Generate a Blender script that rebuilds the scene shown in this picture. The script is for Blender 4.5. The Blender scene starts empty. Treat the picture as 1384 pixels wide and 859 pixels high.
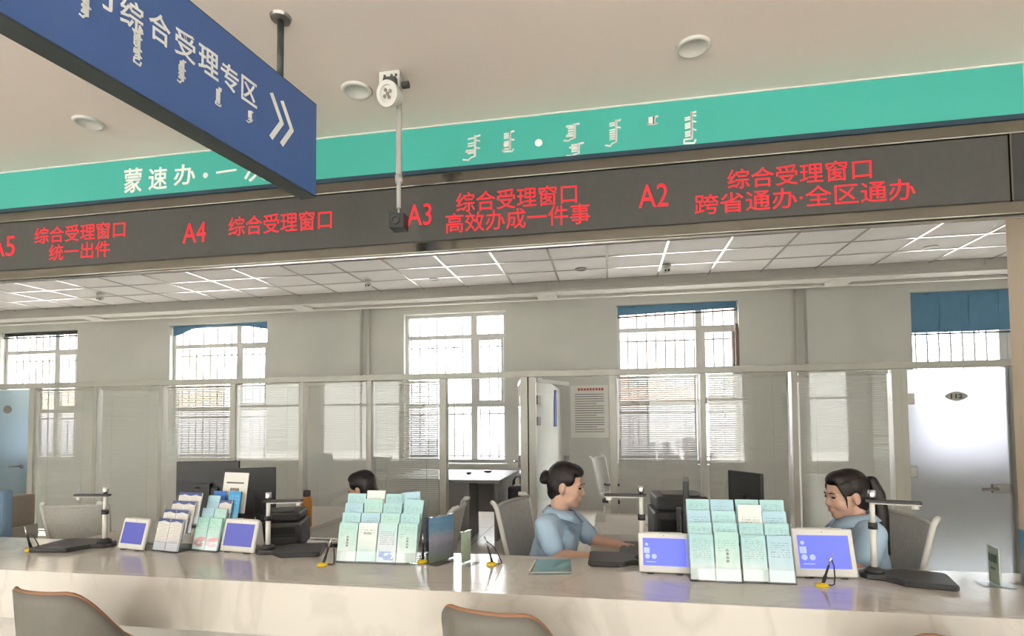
import bpy, bmesh, math, random
from mathutils import Vector, Matrix
random.seed(7)
PI = math.pi
R = math.radians
scene = bpy.context.scene
col = scene.collection

# ------------------------------------------------------------------ camera
EYE = Vector((0.0, 0.0, 1.4))
F_PX, CX, CY = 741.0, 692.0, 540.0          # a cropped wide shot: the optical axis sits below the middle
yaw, pitch, roll = R(-10.24), R(2.34), R(-0.45)
fwd = Vector((math.sin(yaw) * math.cos(pitch), math.cos(yaw) * math.cos(pitch), math.sin(pitch)))
rgt0 = Vector((math.cos(yaw), -math.sin(yaw), 0))
up0 = rgt0.cross(fwd)
rgt = math.cos(roll) * rgt0 + math.sin(roll) * up0
upv = -math.sin(roll) * rgt0 + math.cos(roll) * up0
cam_data = bpy.data.cameras.new('camera')
cam = bpy.data.objects.new('camera', cam_data)
col.objects.link(cam)
cam.matrix_world = Matrix(((rgt.x, upv.x, -fwd.x, EYE.x), (rgt.y, upv.y, -fwd.y, EYE.y), (rgt.z, upv.z, -fwd.z, EYE.z), (0, 0, 0, 1)))
cam_data.sensor_width = 36.0
cam_data.lens = F_PX / 1384 * 36.0
cam_data.shift_y = (CY - 429.5) / 1384
cam_data.clip_start = 0.05
cam_data.clip_end = 200
scene.camera = cam

# ------------------------------------------------------------------ daylight
SKY = 15.0
world = bpy.data.worlds.new('overcast_sky')
scene.world = world
world.use_nodes = True
bg = world.node_tree.nodes['Background']
bg.inputs[0].default_value = (0.97, 0.985, 1.0, 1)
bg.inputs[1].default_value = SKY

# ------------------------------------------------------------------ colour management
vs = scene.view_settings
vs.view_transform = 'Standard'
vs.look = 'None'
vs.gamma = 1.0
vs.use_curve_mapping = False
vs.exposure = 0.38


# ------------------------------------------------------------------ pixel rays -> points of the place
def ray(px, py):
    return rgt * ((px - CX) / F_PX) - upv * ((py - CY) / F_PX) + fwd
def PY(px, py, y):                 # point on the upright plane at distance y
    d = ray(px, py)
    return EYE + d * (y / d.y)
def PZ(px, py, z):                 # point on the level plane at height z
    d = ray(px, py)
    return EYE + d * ((z - EYE.z) / d.z)
def V(*a):
    return Vector(a)


# ------------------------------------------------------------------ materials
def lin(c):
    if isinstance(c, str):
        c = [int(c[i:i + 2], 16) / 255 for i in (0, 2, 4)]
    return tuple(x / 12.92 if x <= 0.04045 else ((x + 0.055) / 1.055) ** 2.4 for x in c) + (1.0,)
MATS = {}
def mat(name, hexcol, rough=0.6, metal=0.0, vary=0.06, scale=8.0, bump=0.0, bscale=60.0, spec=0.5, emit=None, estr=0.0, coat=0.0, trans=0.0, ior=1.45, alpha=1.0):
    if name in MATS:
        return MATS[name]
    m = bpy.data.materials.new(name)
    m.use_nodes = True
    nt = m.node_tree
    b = nt.nodes['Principled BSDF']
    c = lin(hexcol)
    tc = nt.nodes.new('ShaderNodeTexCoord')
    nz = nt.nodes.new('ShaderNodeTexNoise')
    nz.inputs['Scale'].default_value = scale
    nz.inputs['Detail'].default_value = 3
    nt.links.new(tc.outputs['Object'], nz.inputs['Vector'])
    rp = nt.nodes.new('ShaderNodeValToRGB')
    rp.color_ramp.elements[0].position = 0.3
    rp.color_ramp.elements[1].position = 0.7
    rp.color_ramp.elements[0].color = tuple(x * (1 - vary) for x in c[:3]) + (1,)
    rp.color_ramp.elements[1].color = tuple(min(1, x * (1 + vary)) for x in c[:3]) + (1,)
    nt.links.new(nz.outputs['Fac'], rp.inputs[0])
    nt.links.new(rp.outputs[0], b.inputs['Base Color'])
    b.inputs['Roughness'].default_value = rough
    b.inputs['Metallic'].default_value = metal
    b.inputs['Specular IOR Level'].default_value = spec
    b.inputs['Coat Weight'].default_value = coat
    b.inputs['Coat Roughness'].default_value = 0.08
    b.inputs['Transmission Weight'].default_value = trans
    b.inputs['IOR'].default_value = ior
    if emit:
        b.inputs['Emission Color'].default_value = lin(emit)
        b.inputs['Emission Strength'].default_value = estr
    if bump > 0:
        n2 = nt.nodes.new('ShaderNodeTexNoise')
        n2.inputs['Scale'].default_value = bscale
        nt.links.new(tc.outputs['Object'], n2.inputs['Vector'])
        bp = nt.nodes.new('ShaderNodeBump')
        bp.inputs['Strength'].default_value = bump
        bp.inputs['Distance'].default_value = 0.01
        nt.links.new(n2.outputs['Fac'], bp.inputs['Height'])
        nt.links.new(bp.outputs[0], b.inputs['Normal'])
    MATS[name] = m
    return m
def glass_mat(name, tint=(1, 1, 1), refl=1.0, ior=1.5):
    m = bpy.data.materials.new(name)
    m.use_nodes = True
    nt = m.node_tree
    nt.nodes.clear()
    out = nt.nodes.new('ShaderNodeOutputMaterial')
    tr = nt.nodes.new('ShaderNodeBsdfTransparent')
    tr.inputs[0].default_value = tuple(tint) + (1,)
    gl = nt.nodes.new('ShaderNodeBsdfGlossy')
    gl.inputs['Roughness'].default_value = 0.01
    gl.inputs[0].default_value = (refl, refl, refl, 1)
    lw = nt.nodes.new('ShaderNodeLayerWeight')      # Schlick reflectance, the same from both sides of a thin pane
    lw.inputs[0].default_value = 0.5
    f0 = ((ior - 1) / (ior + 1)) ** 2
    pw = nt.nodes.new('ShaderNodeMath')
    pw.operation = 'POWER'
    pw.inputs[1].default_value = 5.0
    nt.links.new(lw.outputs['Facing'], pw.inputs[0])
    ma = nt.nodes.new('ShaderNodeMath')
    ma.operation = 'MULTIPLY_ADD'
    ma.inputs[1].default_value = (1 - f0) * 0.7
    ma.inputs[2].default_value = f0
    nt.links.new(pw.outputs[0], ma.inputs[0])
    mx = nt.nodes.new('ShaderNodeMixShader')
    nt.links.new(ma.outputs[0], mx.inputs[0])
    nt.links.new(tr.outputs[0], mx.inputs[1])
    nt.links.new(gl.outputs[0], mx.inputs[2])
    nt.links.new(mx.outputs[0], out.inputs[0])
    MATS[name] = m
    return m
def nodes_mat(name, rough=0.5, spec=0.5):
    m = bpy.data.materials.new(name)
    m.use_nodes = True
    nt = m.node_tree
    b = nt.nodes['Principled BSDF']
    b.inputs['Roughness'].default_value = rough
    b.inputs['Specular IOR Level'].default_value = spec
    MATS[name] = m
    return m, nt, b
def N(nt, kind, **kw):
    n = nt.nodes.new(kind)
    for k, v in kw.items():
        setattr(n, k, v)
    return n
def mth(nt, op, a, b=None):
    n = nt.nodes.new('ShaderNodeMath')
    n.operation = op
    for i, x in enumerate((a, b)):
        if x is None:
            continue
        if isinstance(x, (int, float)):
            n.inputs[i].default_value = x
        else:
            nt.links.new(x, n.inputs[i])
    return n.outputs[0]
def mixc(nt, fac, a, b):
    n = nt.nodes.new('ShaderNodeMix')
    n.data_type = 'RGBA'
    if isinstance(fac, (int, float)):
        n.inputs[0].default_value = fac
    else:
        nt.links.new(fac, n.inputs[0])
    for i, x in ((6, a), (7, b)):
        if isinstance(x, tuple):
            n.inputs[i].default_value = x
        else:
            nt.links.new(x, n.inputs[i])
    return n.outputs[2]
def print_mat(name, paper, ink, top, bottom, lines=90.0, y0=0.3, y1=0.75, h=0.17, w=0.09, density=0.55, picture=None, rough=0.35):
    """printed sheet: paper tone between bottom and top colour, rows of fine illegible print between y0 and y1 of its height"""
    m, nt, b = nodes_mat(name, rough)
    tc = N(nt, 'ShaderNodeTexCoord')
    sp = N(nt, 'ShaderNodeSeparateXYZ')
    nt.links.new(tc.outputs['Object'], sp.inputs[0])
    z = mth(nt, 'DIVIDE', sp.outputs['Z'], h)
    nz = N(nt, 'ShaderNodeTexNoise')
    nz.inputs['Scale'].default_value = 14
    nt.links.new(tc.outputs['Object'], nz.inputs['Vector'])
    zz = mth(nt, 'ADD', z, mth(nt, 'MULTIPLY', mth(nt, 'SUBTRACT', nz.outputs['Fac'], 0.5), 0.9))
    rp = N(nt, 'ShaderNodeValToRGB')
    rp.color_ramp.elements[0].color = lin(bottom)
    rp.color_ramp.elements[0].position = 0.15
    rp.color_ramp.elements[1].color = lin(top)
    rp.color_ramp.elements[1].position = 0.85
    e = rp.color_ramp.elements.new(0.45)
    e.color = lin(paper)
    nt.links.new(zz, rp.inputs[0])
    c = rp.outputs[0]
    stripe = mth(nt, 'GREATER_THAN', mth(nt, 'FRACT', mth(nt, 'MULTIPLY', sp.outputs['Z'], lines / 0.17 * 0.17 / h)), 0.6)
    n2 = N(nt, 'ShaderNodeTexNoise')
    n2.inputs['Scale'].default_value = 160
    nt.links.new(tc.outputs['Object'], n2.inputs['Vector'])
    word = mth(nt, 'GREATER_THAN', n2.outputs['Fac'], 1 - density)
    a = mth(nt, 'MULTIPLY', mth(nt, 'GREATER_THAN', z, y0), mth(nt, 'LESS_THAN', z, y1))
    ax = mth(nt, 'LESS_THAN', mth(nt, 'ABSOLUTE', sp.outputs['X']), w * 0.38)
    k = mth(nt, 'MULTIPLY', mth(nt, 'MULTIPLY', stripe, word), mth(nt, 'MULTIPLY', a, ax))
    c = mixc(nt, mth(nt, 'MULTIPLY', k, 0.7), c, lin(ink))
    if picture:
        pc, p0, p1 = picture
        n3 = N(nt, 'ShaderNodeTexNoise')
        n3.inputs['Scale'].default_value = 45
        nt.links.new(tc.outputs['Object'], n3.inputs['Vector'])
        pk = mth(nt, 'MULTIPLY', mth(nt, 'MULTIPLY', mth(nt, 'GREATER_THAN', z, p0), mth(nt, 'LESS_THAN', z, p1)), mth(nt, 'GREATER_THAN', n3.outputs['Fac'], 0.45))
        c = mixc(nt, mth(nt, 'MULTIPLY', pk, ax), c, lin(pc))
    nt.links.new(c, b.inputs['Base Color'])
    return m

M_wall = mat('wall_paint', 'CDCCC5', 0.85, vary=0.03, scale=1.5, bump=0.03, bscale=90)
M_ceil = mat('hall_ceiling_paint', 'EFE4DA', 0.9, vary=0.02, scale=1.0)
M_column = mat('column_paint', 'D6C4AC', 0.8, vary=0.03, scale=2)
M_tile = mat('ceiling_tile', 'E2DDD9', 0.75, vary=0.03, scale=3, bump=0.05, bscale=160)
M_bar = mat('grid_bar_aluminium', 'D8D4D2', 0.22, metal=0.9, vary=0.03)
M_beam = mat('beam_paint', 'D0CCC4', 0.7, vary=0.03, scale=2)
M_soffit = mat('soffit_paint', 'C2C1BF', 0.5, vary=0.03, scale=2)
M_pvc = mat('window_pvc', 'D4D2D0', 0.4, vary=0.02)
M_steel = mat('security_bar', '6E6C6A', 0.6, metal=0.0)
M_part = mat('partition_aluminium', 'BEBCB2', 0.38, metal=0.15, vary=0.03)
M_slat = mat('blind_slat', 'CAC9C2', 0.5, vary=0.04, scale=2)
M_glass = glass_mat('clear_glass', (0.97, 0.98, 0.975))
M_pane = glass_mat('partition_glass', (0.95, 0.955, 0.95), ior=1.5)
M_acryl = glass_mat('clear_acrylic', (0.93, 0.95, 0.95), ior=1.49)
M_hinge = mat('brushed_steel', '9C9894', 0.3, metal=0.8)
M_chrome = mat('chrome', 'D8D8D8', 0.12, metal=1.0)
M_black = mat('black_plastic', '3A3B3B', 0.45, vary=0.08)
M_dark = mat('dark_grey_plastic', '4A4B4B', 0.5, vary=0.08)
M_white = mat('white_plastic', 'E2E0DA', 0.4, vary=0.02)
M_offw = mat('off_white_plastic', 'D8D6CE', 0.45, vary=0.02)
M_desk = mat('desk_laminate', 'C9C3B8', 0.45, vary=0.03)
M_deskg = mat('grey_desk_laminate', '8E8B86', 0.5, vary=0.04)
M_teal = mat('teal_panel', '46B0A2', 0.55, vary=0.02, scale=1.5)
M_tealedge = mat('dark_blue_edge', '2A4250', 0.5)
M_whitelet = mat('white_lettering', 'F2F2EE', 0.5, vary=0.01)
M_blue = mat('sign_blue', '4A69A4', 0.4, vary=0.03, scale=2)
M_signside = mat('sign_casing', '47504E', 0.4, metal=0.3)
M_blueblind = mat('blue_fabric', '6089A6', 0.85, vary=0.06, scale=6)
M_screen = mat('led_panel_face', '4A4A47', 0.5, vary=0.05, scale=30)
M_ledred = mat('led_red', '6A1216', 0.5, emit='FF2632', estr=0.85, vary=0.0)
M_trim = mat('mirror_steel_trim', '8A8880', 0.12, metal=0.95, vary=0.05)
M_mesh = mat('chair_mesh', 'BDBBB5', 0.8, vary=0.08, scale=60)
M_shell = mat('grey_leather', '76736C', 0.45, vary=0.05, scale=12, bump=0.05, bscale=120)
M_rim = mat('tan_piping', 'A07458', 0.55, vary=0.05)
M_wood = mat('leg_wood', '9A7350', 0.5, vary=0.12, scale=20)
M_skin = mat('skin', 'D6AE98', 0.55, vary=0.05, scale=25)
M_lip = mat('lips', 'BE8676', 0.5)
M_hair = mat('black_hair', '211C1B', 0.42, vary=0.25, scale=40)
M_shirt = mat('light_blue_cotton', 'B4CFE8', 0.85, vary=0.05, scale=10, bump=0.15, bscale=25)
M_pants = mat('navy_cloth', '2E3442', 0.85, vary=0.08)
M_eye = mat('eye', '2A2220', 0.25)
M_yellow = mat('yellow_plastic', 'E8C62A', 0.4)
M_orange = mat('orange_bottle', 'CE8A3C', 0.4)
M_screenblue = mat('tablet_screen', '5A64E0', 0.3, emit='5560EC', estr=0.75, vary=0.04, scale=10)
M_screenblue2 = mat('tablet_screen_dim', '4A4E9C', 0.3, emit='4A50A8', estr=0.45, vary=0.04, scale=10)
M_icon = mat('screen_icon', '9CA8F0', 0.4, emit='98A6F4', estr=0.6)
M_paper = mat('white_paper', 'E6E4DE', 0.7, vary=0.02)
M_greytext = mat('dark_ink', '55564F', 0.7)
M_redtext = mat('red_ink', 'B8604E', 0.7)

# marble counter
M_marble, nt, b = nodes_mat('white_marble', 0.12)
tc = N(nt, 'ShaderNodeTexCoord')
n1 = N(nt, 'ShaderNodeTexNoise')
n1.inputs['Scale'].default_value = 1.3
n1.inputs['Detail'].default_value = 8
n1.inputs['Distortion'].default_value = 1.6
nt.links.new(tc.outputs['Object'], n1.inputs['Vector'])
v = mth(nt, 'ABSOLUTE', mth(nt, 'SUBTRACT', n1.outputs['Fac'], 0.5))
rp = N(nt, 'ShaderNodeValToRGB')
rp.color_ramp.elements[0].position = 0.0
rp.color_ramp.elements[0].color = lin('CCC6BD')
rp.color_ramp.elements[1].position = 0.035
rp.color_ramp.elements[1].color = lin('D6D0C7')
nt.links.new(v, rp.inputs[0])
nt.links.new(rp.outputs[0], b.inputs['Base Color'])
# floor stone tiles
M_floor, nt, b = nodes_mat('floor_stone_tiles', 0.25)
tc = N(nt, 'ShaderNodeTexCoord')
br = N(nt, 'ShaderNodeTexBrick')
br.offset = 0.0
br.inputs['Scale'].default_value = 1.25
br.inputs['Brick Width'].default_value = 1.0
br.inputs['Row Height'].default_value = 1.0
br.inputs['Mortar Size'].default_value = 0.006
br.inputs['Color1'].default_value = lin('D8D2CA')
br.inputs['Color2'].default_value = lin('D2CCC3')
br.inputs['Mortar'].default_value = lin('8F8374')
nt.links.new(tc.outputs['Object'], br.inputs['Vector'])
nt.links.new(br.outputs[0], b.inputs['Base Color'])
def frost(name, hexcol, rough=0.5, mixt=0.25):
    m = bpy.data.materials.new(name)
    m.use_nodes = True
    nt = m.node_tree
    nt.nodes.clear()
    out = N(nt, 'ShaderNodeOutputMaterial')
    rf = N(nt, 'ShaderNodeBsdfRefraction')
    rf.inputs['Roughness'].default_value = rough
    rf.inputs['IOR'].default_value = 1.25
    rf.inputs[0].default_value = lin(hexcol)
    tl = N(nt, 'ShaderNodeBsdfTranslucent')
    tl.inputs[0].default_value = lin(hexcol)
    df = N(nt, 'ShaderNodeBsdfDiffuse')
    df.inputs[0].default_value = lin(hexcol)
    gl = N(nt, 'ShaderNodeBsdfGlossy')
    gl.inputs['Roughness'].default_value = 0.15
    fr = N(nt, 'ShaderNodeMath', operation='MULTIPLY_ADD')
    lw = N(nt, 'ShaderNodeLayerWeight')
    p5 = N(nt, 'ShaderNodeMath', operation='POWER')
    p5.inputs[1].default_value = 5.0
    nt.links.new(lw.outputs['Facing'], p5.inputs[0])
    nt.links.new(p5.outputs[0], fr.inputs[0])
    fr.inputs[1].default_value = 0.6
    fr.inputs[2].default_value = 0.04
    m1 = N(nt, 'ShaderNodeMixShader')
    m1.inputs[0].default_value = mixt
    m0 = N(nt, 'ShaderNodeMixShader')
    m0.inputs[0].default_value = 0.5
    nt.links.new(tl.outputs[0], m0.inputs[1])
    nt.links.new(df.outputs[0], m0.inputs[2])
    nt.links.new(rf.outputs[0], m1.inputs[1])
    nt.links.new(m0.outputs[0], m1.inputs[2])
    m2 = N(nt, 'ShaderNodeMixShader')
    nt.links.new(fr.outputs[0], m2.inputs[0])
    nt.links.new(m1.outputs[0], m2.inputs[1])
    nt.links.new(gl.outputs[0], m2.inputs[2])
    nt.links.new(m2.outputs[0], out.inputs[0])
    MATS[name] = m
    return m
M_frost = frost('frosted_glass', 'DADCDE', 0.42, 0.3)
M_frostb = frost('blue_frosted_glass', 'B0BEC4', 0.3, 0.35)


# ------------------------------------------------------------------ mesh helpers
ORG = {}
class MB:
    def __init__(self):
        self.v = []
        self.f = []
    def add(self, vs_, fs_):
        n = len(self.v)
        self.v += [Vector(x) for x in vs_]
        self.f += [tuple(i + n for i in q) for q in fs_]
        return self
    def box(self, x0, x1, y0, y1, z0, z1, m=None):
        c = [V(x, y, z) for z in (z0, z1) for y in (y0, y1) for x in (x0, x1)]
        if m:
            c = [m @ p for p in c]
        return self.add(c, [(0, 2, 3, 1), (4, 5, 7, 6), (0, 1, 5, 4), (2, 6, 7, 3), (0, 4, 6, 2), (1, 3, 7, 5)])
    def quad(self, a, b_, c, d, t):
        """a slab: quad a b c d thickened by t along its own normal"""
        a, b_, c, d = map(Vector, (a, b_, c, d))
        n = (b_ - a).cross(d - a).normalized() * t
        return self.add([a, b_, c, d, a + n, b_ + n, c + n, d + n], [(0, 3, 2, 1), (4, 5, 6, 7), (0, 1, 5, 4), (1, 2, 6, 5), (2, 3, 7, 6), (3, 0, 4, 7)])
    def prism(self, poly, ax, d0, d1, m=None):
        """polygon in two axes, extruded along axis ax ('x','y','z') from d0 to d1"""
        n = len(poly)
        def mk(p, d):
            return {'x': V(d, p[0], p[1]), 'y': V(p[0], d, p[1]), 'z': V(p[0], p[1], d)}[ax]
        c = [mk(p, d0) for p in poly] + [mk(p, d1) for p in poly]
        if m:
            c = [m @ p for p in c]
        return self.add(c, [tuple(range(n))[::-1], tuple(range(n, 2 * n))] + [(i, (i + 1) % n, n + (i + 1) % n, n + i) for i in range(n)])
    def tube(self, pts, r, n=8, r_end=None):
        pts = [Vector(p) for p in pts]
        L = len(pts)
        base = len(self.v)
        prev = None
        for i, p in enumerate(pts):
            t = (pts[min(i + 1, L - 1)] - pts[max(i - 1, 0)]).normalized()
            if prev is None:
                a = t.cross(V(0, 0, 1))
                if a.length < 1e-3:
                    a = t.cross(V(1, 0, 0))
                a.normalize()
            else:
                a = (prev - t * prev.dot(t)).normalized()
            prev = a
            bq = t.cross(a)
            rr = r if r_end is None else r + (r_end - r) * i / (L - 1)
            for k in range(n):
                w = 2 * PI * k / n
                self.v.append(p + (a * math.cos(w) + bq * math.sin(w)) * rr)
        for i in range(L - 1):
            for k in range(n):
                q = base + i * n
                self.f.append((q + k, q + (k + 1) % n, q + n + (k + 1) % n, q + n + k))
        self.f.append(tuple(base + k for k in range(n))[::-1])
        self.f.append(tuple(base + (L - 1) * n + k for k in range(n)))
        return self
    def lathe(self, prof, n=16, m=None):
        """profile (radius, z) turned around z"""
        base = len(self.v)
        for (r_, z) in prof:
            for k in range(n):
                w = 2 * PI * k / n
                p = V(r_ * math.cos(w), r_ * math.sin(w), z)
                self.v.append(m @ p if m else p)
        for i in range(len(prof) - 1):
            for k in range(n):
                q = base + i * n
                self.f.append((q + k, q + (k + 1) % n, q + n + (k + 1) % n, q + n + k))
        self.f.append(tuple(base + k for k in range(n))[::-1])
        self.f.append(tuple(base + (len(prof) - 1) * n + k for k in range(n)))
        return self
    def ell(self, c, r_, m3=None, n=14, k=9):
        c = Vector(c)
        base = len(self.v)
        vs_ = []
        for i in range(1, k):
            th = PI * i / k
            for j in range(n):
                w = 2 * PI * j / n
                p = V(r_[0] * math.sin(th) * math.cos(w), r_[1] * math.sin(th) * math.sin(w), r_[2] * math.cos(th))
                vs_.append(c + (m3 @ p if m3 else p))
        t = V(0, 0, r_[2])
        vs_ += [c + (m3 @ t if m3 else t), c - (m3 @ t if m3 else t)]
        fs_ = []
        for i in range(k - 2):
            for j in range(n):
                fs_.append((i * n + j, (i + 1) * n + j, (i + 1) * n + (j + 1) % n, i * n + (j + 1) % n))
        T, B_ = (k - 1) * n, (k - 1) * n + 1
        for j in range(n):
            fs_.append((T, j, (j + 1) % n))
            fs_.append((B_, (k - 2) * n + (j + 1) % n, (k - 2) * n + j))
        return self.add(vs_, fs_)
    def cap(self, p0, r0, p1, r1, n=12):
        """tapered capsule"""
        p0, p1 = Vector(p0), Vector(p1)
        t = (p1 - p0).normalized()
        pts, rr = [], []
        for i in range(1, 5):
            w = -PI / 2 + PI / 2 * i / 4
            pts.append(p0 + t * r0 * math.sin(w)); rr.append(r0 * math.cos(w))
        for i in range(0, 4):
            w = PI / 2 * i / 4
            pts.append(p1 + t * r1 * math.sin(w)); rr.append(r1 * math.cos(w))
        a = t.cross(V(0, 0, 1))
        if a.length < 1e-3:
            a = t.cross(V(1, 0, 0))
        a.normalize()
        bq = t.cross(a)
        base = len(self.v)
        for p, r_ in zip(pts, rr):
            for k in range(n):
                w = 2 * PI * k / n
                self.v.append(p + (a * math.cos(w) + bq * math.sin(w)) * r_)
        L = len(pts)
        for i in range(L - 1):
            for k in range(n):
                q = base + i * n
                self.f.append((q + k, q + (k + 1) % n, q + n + (k + 1) % n, q + n + k))
        self.f.append(tuple(base + k for k in range(n))[::-1])
        self.f.append(tuple(base + (L - 1) * n + k for k in range(n)))
        return self
    def build(self, name, material, parent=None, world=True, smooth=False, bevel=0.0, seg=2):
        off = ORG.get(parent.name, V(0, 0, 0)) if (parent is not None and world) else V(0, 0, 0)
        me = bpy.data.meshes.new(name)
        me.from_pydata([tuple(p - off) for p in self.v], [], self.f)
        bm = bmesh.new()
        bm.from_mesh(me)
        bmesh.ops.recalc_face_normals(bm, faces=bm.faces)
        bm.to_mesh(me)
        bm.free()
        me.materials.append(material)
        if smooth:
            for p in me.polygons:
                p.use_smooth = True
        o = bpy.data.objects.new(name, me)
        col.objects.link(o)
        if parent is not None:
            o.parent = parent
            ORG[o.name] = ORG.get(parent.name, V(0, 0, 0)) if world else V(0, 0, 0)
        if bevel > 0:
            md = o.modifiers.new('bevel', 'BEVEL')
            md.width = bevel
            md.segments = seg
            md.limit_method = 'ANGLE'
            md.angle_limit = R(40)
        return o
def tag(o, label=None, cat=None, group=None, kind=None):
    if label:
        o['label'] = label
    if cat:
        o['category'] = cat
    if group:
        o['group'] = group
    if kind:
        o['kind'] = kind
    return o
def empty(name, loc=(0, 0, 0), rz=0.0):
    o = bpy.data.objects.new(name, None)
    col.objects.link(o)
    o.location = loc
    o.rotation_euler = (0, 0, rz)
    o.empty_display_size = 0.1
    ORG[o.name] = Vector(loc)
    return o
def box_obj(name, x0, x1, y0, y1, z0, z1, m, parent=None, bevel=0.0):
    return MB().box(x0, x1, y0, y1, z0, z1).build(name, m, parent, bevel=bevel)
def struct(o, label=None):
    o['kind'] = 'structure'
    if label:
        o['label'] = label
    return o
def origin_to(o, p):
    """move a mesh object's origin to p without moving the mesh"""
    p = Vector(p)
    o.data.transform(Matrix.Translation(-p))
    o.location = p
    return o
def copy_tree(o, parent=None):
    c = o.copy()
    col.objects.link(c)
    if parent is not None:
        c.parent = parent
    for k in list(o.children):
        copy_tree(k, c)
    return c

# ---- lettering
_tx = {}
def text2d(s, bold=0.0):
    key = (s, bold)
    if key in _tx:
        return _tx[key]
    cu = bpy.data.curves.new('t', 'FONT')
    cu.body = s
    cu.size = 1.0
    cu.resolution_u = 3
    cu.offset = bold
    cu.fill_mode = 'BOTH'
    cu.extrude = 0.02
    ob = bpy.data.objects.new('t', cu)
    col.objects.link(ob)
    dg = bpy.context.evaluated_depsgraph_get()
    me = bpy.data.meshes.new_from_object(ob.evaluated_get(dg))
    vv = [v_.co.copy() for v_ in me.vertices]
    ff = [tuple(p.vertices) for p in me.polygons]
    bpy.data.objects.remove(ob)
    bpy.data.meshes.remove(me)
    bpy.data.curves.remove(cu)
    x0, x1 = min(p.x for p in vv), max(p.x for p in vv)
    y0, y1 = min(p.y for p in vv), max(p.y for p in vv)
    out = ([((p.x - (x0 + x1) / 2) / (x1 - x0), (p.y - (y0 + y1) / 2) / max(1e-6, y1 - y0), p.z / 0.02) for p in vv], ff, (x1 - x0), (y1 - y0))
    _tx[key] = out
    return out
def lettering(mb, s, c, right, up, w, h, depth=0.002, bold=0.0):
    """glyphs of s filling a w x h box centred at c on the plane (right, up)"""
    vv, ff, _, _ = text2d(s, bold)
    right, up = Vector(right).normalized(), Vector(up).normalized()
    nrm = right.cross(up)
    c = Vector(c)
    mb.add([c + right * (x * w) + up * (y * h) + nrm * (z * depth) for x, y, z in vv], ff)
def stroke(mb, pts, c, right, up, w, depth=0.002):
    """a flat pen stroke through 2D points"""
    right, up = Vector(right).normalized(), Vector(up).normalized()
    nrm = right.cross(up)
    c = Vector(c)
    for (a, b_) in zip(pts[:-1], pts[1:]):
        d = V(b_[0] - a[0], b_[1] - a[1], 0)
        if d.length < 1e-6:
            continue
        d.normalize()
        n = V(-d.y, d.x, 0) * w / 2
        e = d * w * 0.25
        q = [(a[0] - e.x + n.x, a[1] - e.y + n.y), (a[0] - e.x - n.x, a[1] - e.y - n.y), (b_[0] + e.x - n.x, b_[1] + e.y - n.y), (b_[0] + e.x + n.x, b_[1] + e.y + n.y)]
        P4 = [c + right * x + up * y for x, y in q]
        mb.add(P4 + [p + nrm * depth for p in P4], [(0, 1, 2, 3), (4, 7, 6, 5), (0, 4, 5, 1), (1, 5, 6, 2), (2, 6, 7, 3), (3, 7, 4, 0)])
def vertical_script(mb, c, right, up, w, h, seed, tail=True, thick=None):
    """a word of upright Mongolian writing: spine, teeth, bows and a tail"""
    rnd = random.Random(seed)
    t = thick or w * 0.16
    stroke(mb, [(w * 0.18, h * 0.5), (w * 0.16, -h * 0.35)], c, right, up, t * 1.25)
    stroke(mb, [(w * 0.18, h * 0.46), (w * 0.45, h * 0.5)], c, right, up, t)
    n = max(4, int(h / w * 5.5))
    for i in range(n):
        y = h * (0.42 - 0.72 * i / n)
        k = rnd.random()
        if k < 0.6:
            stroke(mb, [(w * 0.16, y), (-w * 0.22, y - h * 0.03)], c, right, up, t * 0.8)
        elif k < 0.85:
            stroke(mb, [(w * 0.16, y), (-w * 0.3, y + h * 0.01), (-w * 0.34, y - h * 0.06), (w * 0.1, y - h * 0.07)], c, right, up, t * 0.7)
        else:
            stroke(mb, [(w * 0.16, y), (w * 0.44, y - h * 0.05)], c, right, up, t * 0.8)
    if tail:
        stroke(mb, [(w * 0.16, -h * 0.35), (-w * 0.1, -h * 0.42), (-w * 0.2, -h * 0.5), (-w * 0.5, -h * 0.46)], c, right, up, t * 0.9)
    else:
        stroke(mb, [(w * 0.16, -h * 0.35), (-w * 0.3, -h * 0.36), (-w * 0.32, -h * 0.48), (w * 0.3, -h * 0.5), (w * 0.4, -h * 0.4)], c, right, up, t * 0.9)

# ---- blobs for bodies: overlapping volumes fused into one skin
def blob(name, mb, material, parent=None, voxel=0.006, smooth=4, factor=0.5):
    me = bpy.data.meshes.new('blob')
    me.from_pydata([tuple(p) for p in mb.v], [], mb.f)
    bm = bmesh.new()
    bm.from_mesh(me)
    bmesh.ops.recalc_face_normals(bm, faces=bm.faces)
    bm.to_mesh(me)
    bm.free()
    ob = bpy.data.objects.new('blob', me)
    col.objects.link(ob)
    r_ = ob.modifiers.new('r', 'REMESH')
    r_.mode = 'VOXEL'
    r_.voxel_size = voxel
    s_ = ob.modifiers.new('s', 'SMOOTH')
    s_.factor = factor
    s_.iterations = smooth
    dg = bpy.context.evaluated_depsgraph_get()
    m2 = bpy.data.meshes.new_from_object(ob.evaluated_get(dg))
    bpy.data.objects.remove(ob)
    bpy.data.meshes.remove(me)
    m2.name = name
    if parent is not None:
        m2.transform(Matrix.Translation(-ORG.get(parent.name, V(0, 0, 0))))
    m2.materials.clear()
    m2.materials.append(material)
    for p in m2.polygons:
        p.use_smooth = True
    o = bpy.data.objects.new(name, m2)
    col.objects.link(o)
    if parent is not None:
        o.parent = parent
        ORG[o.name] = ORG.get(parent.name, V(0, 0, 0))
    return o

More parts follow.
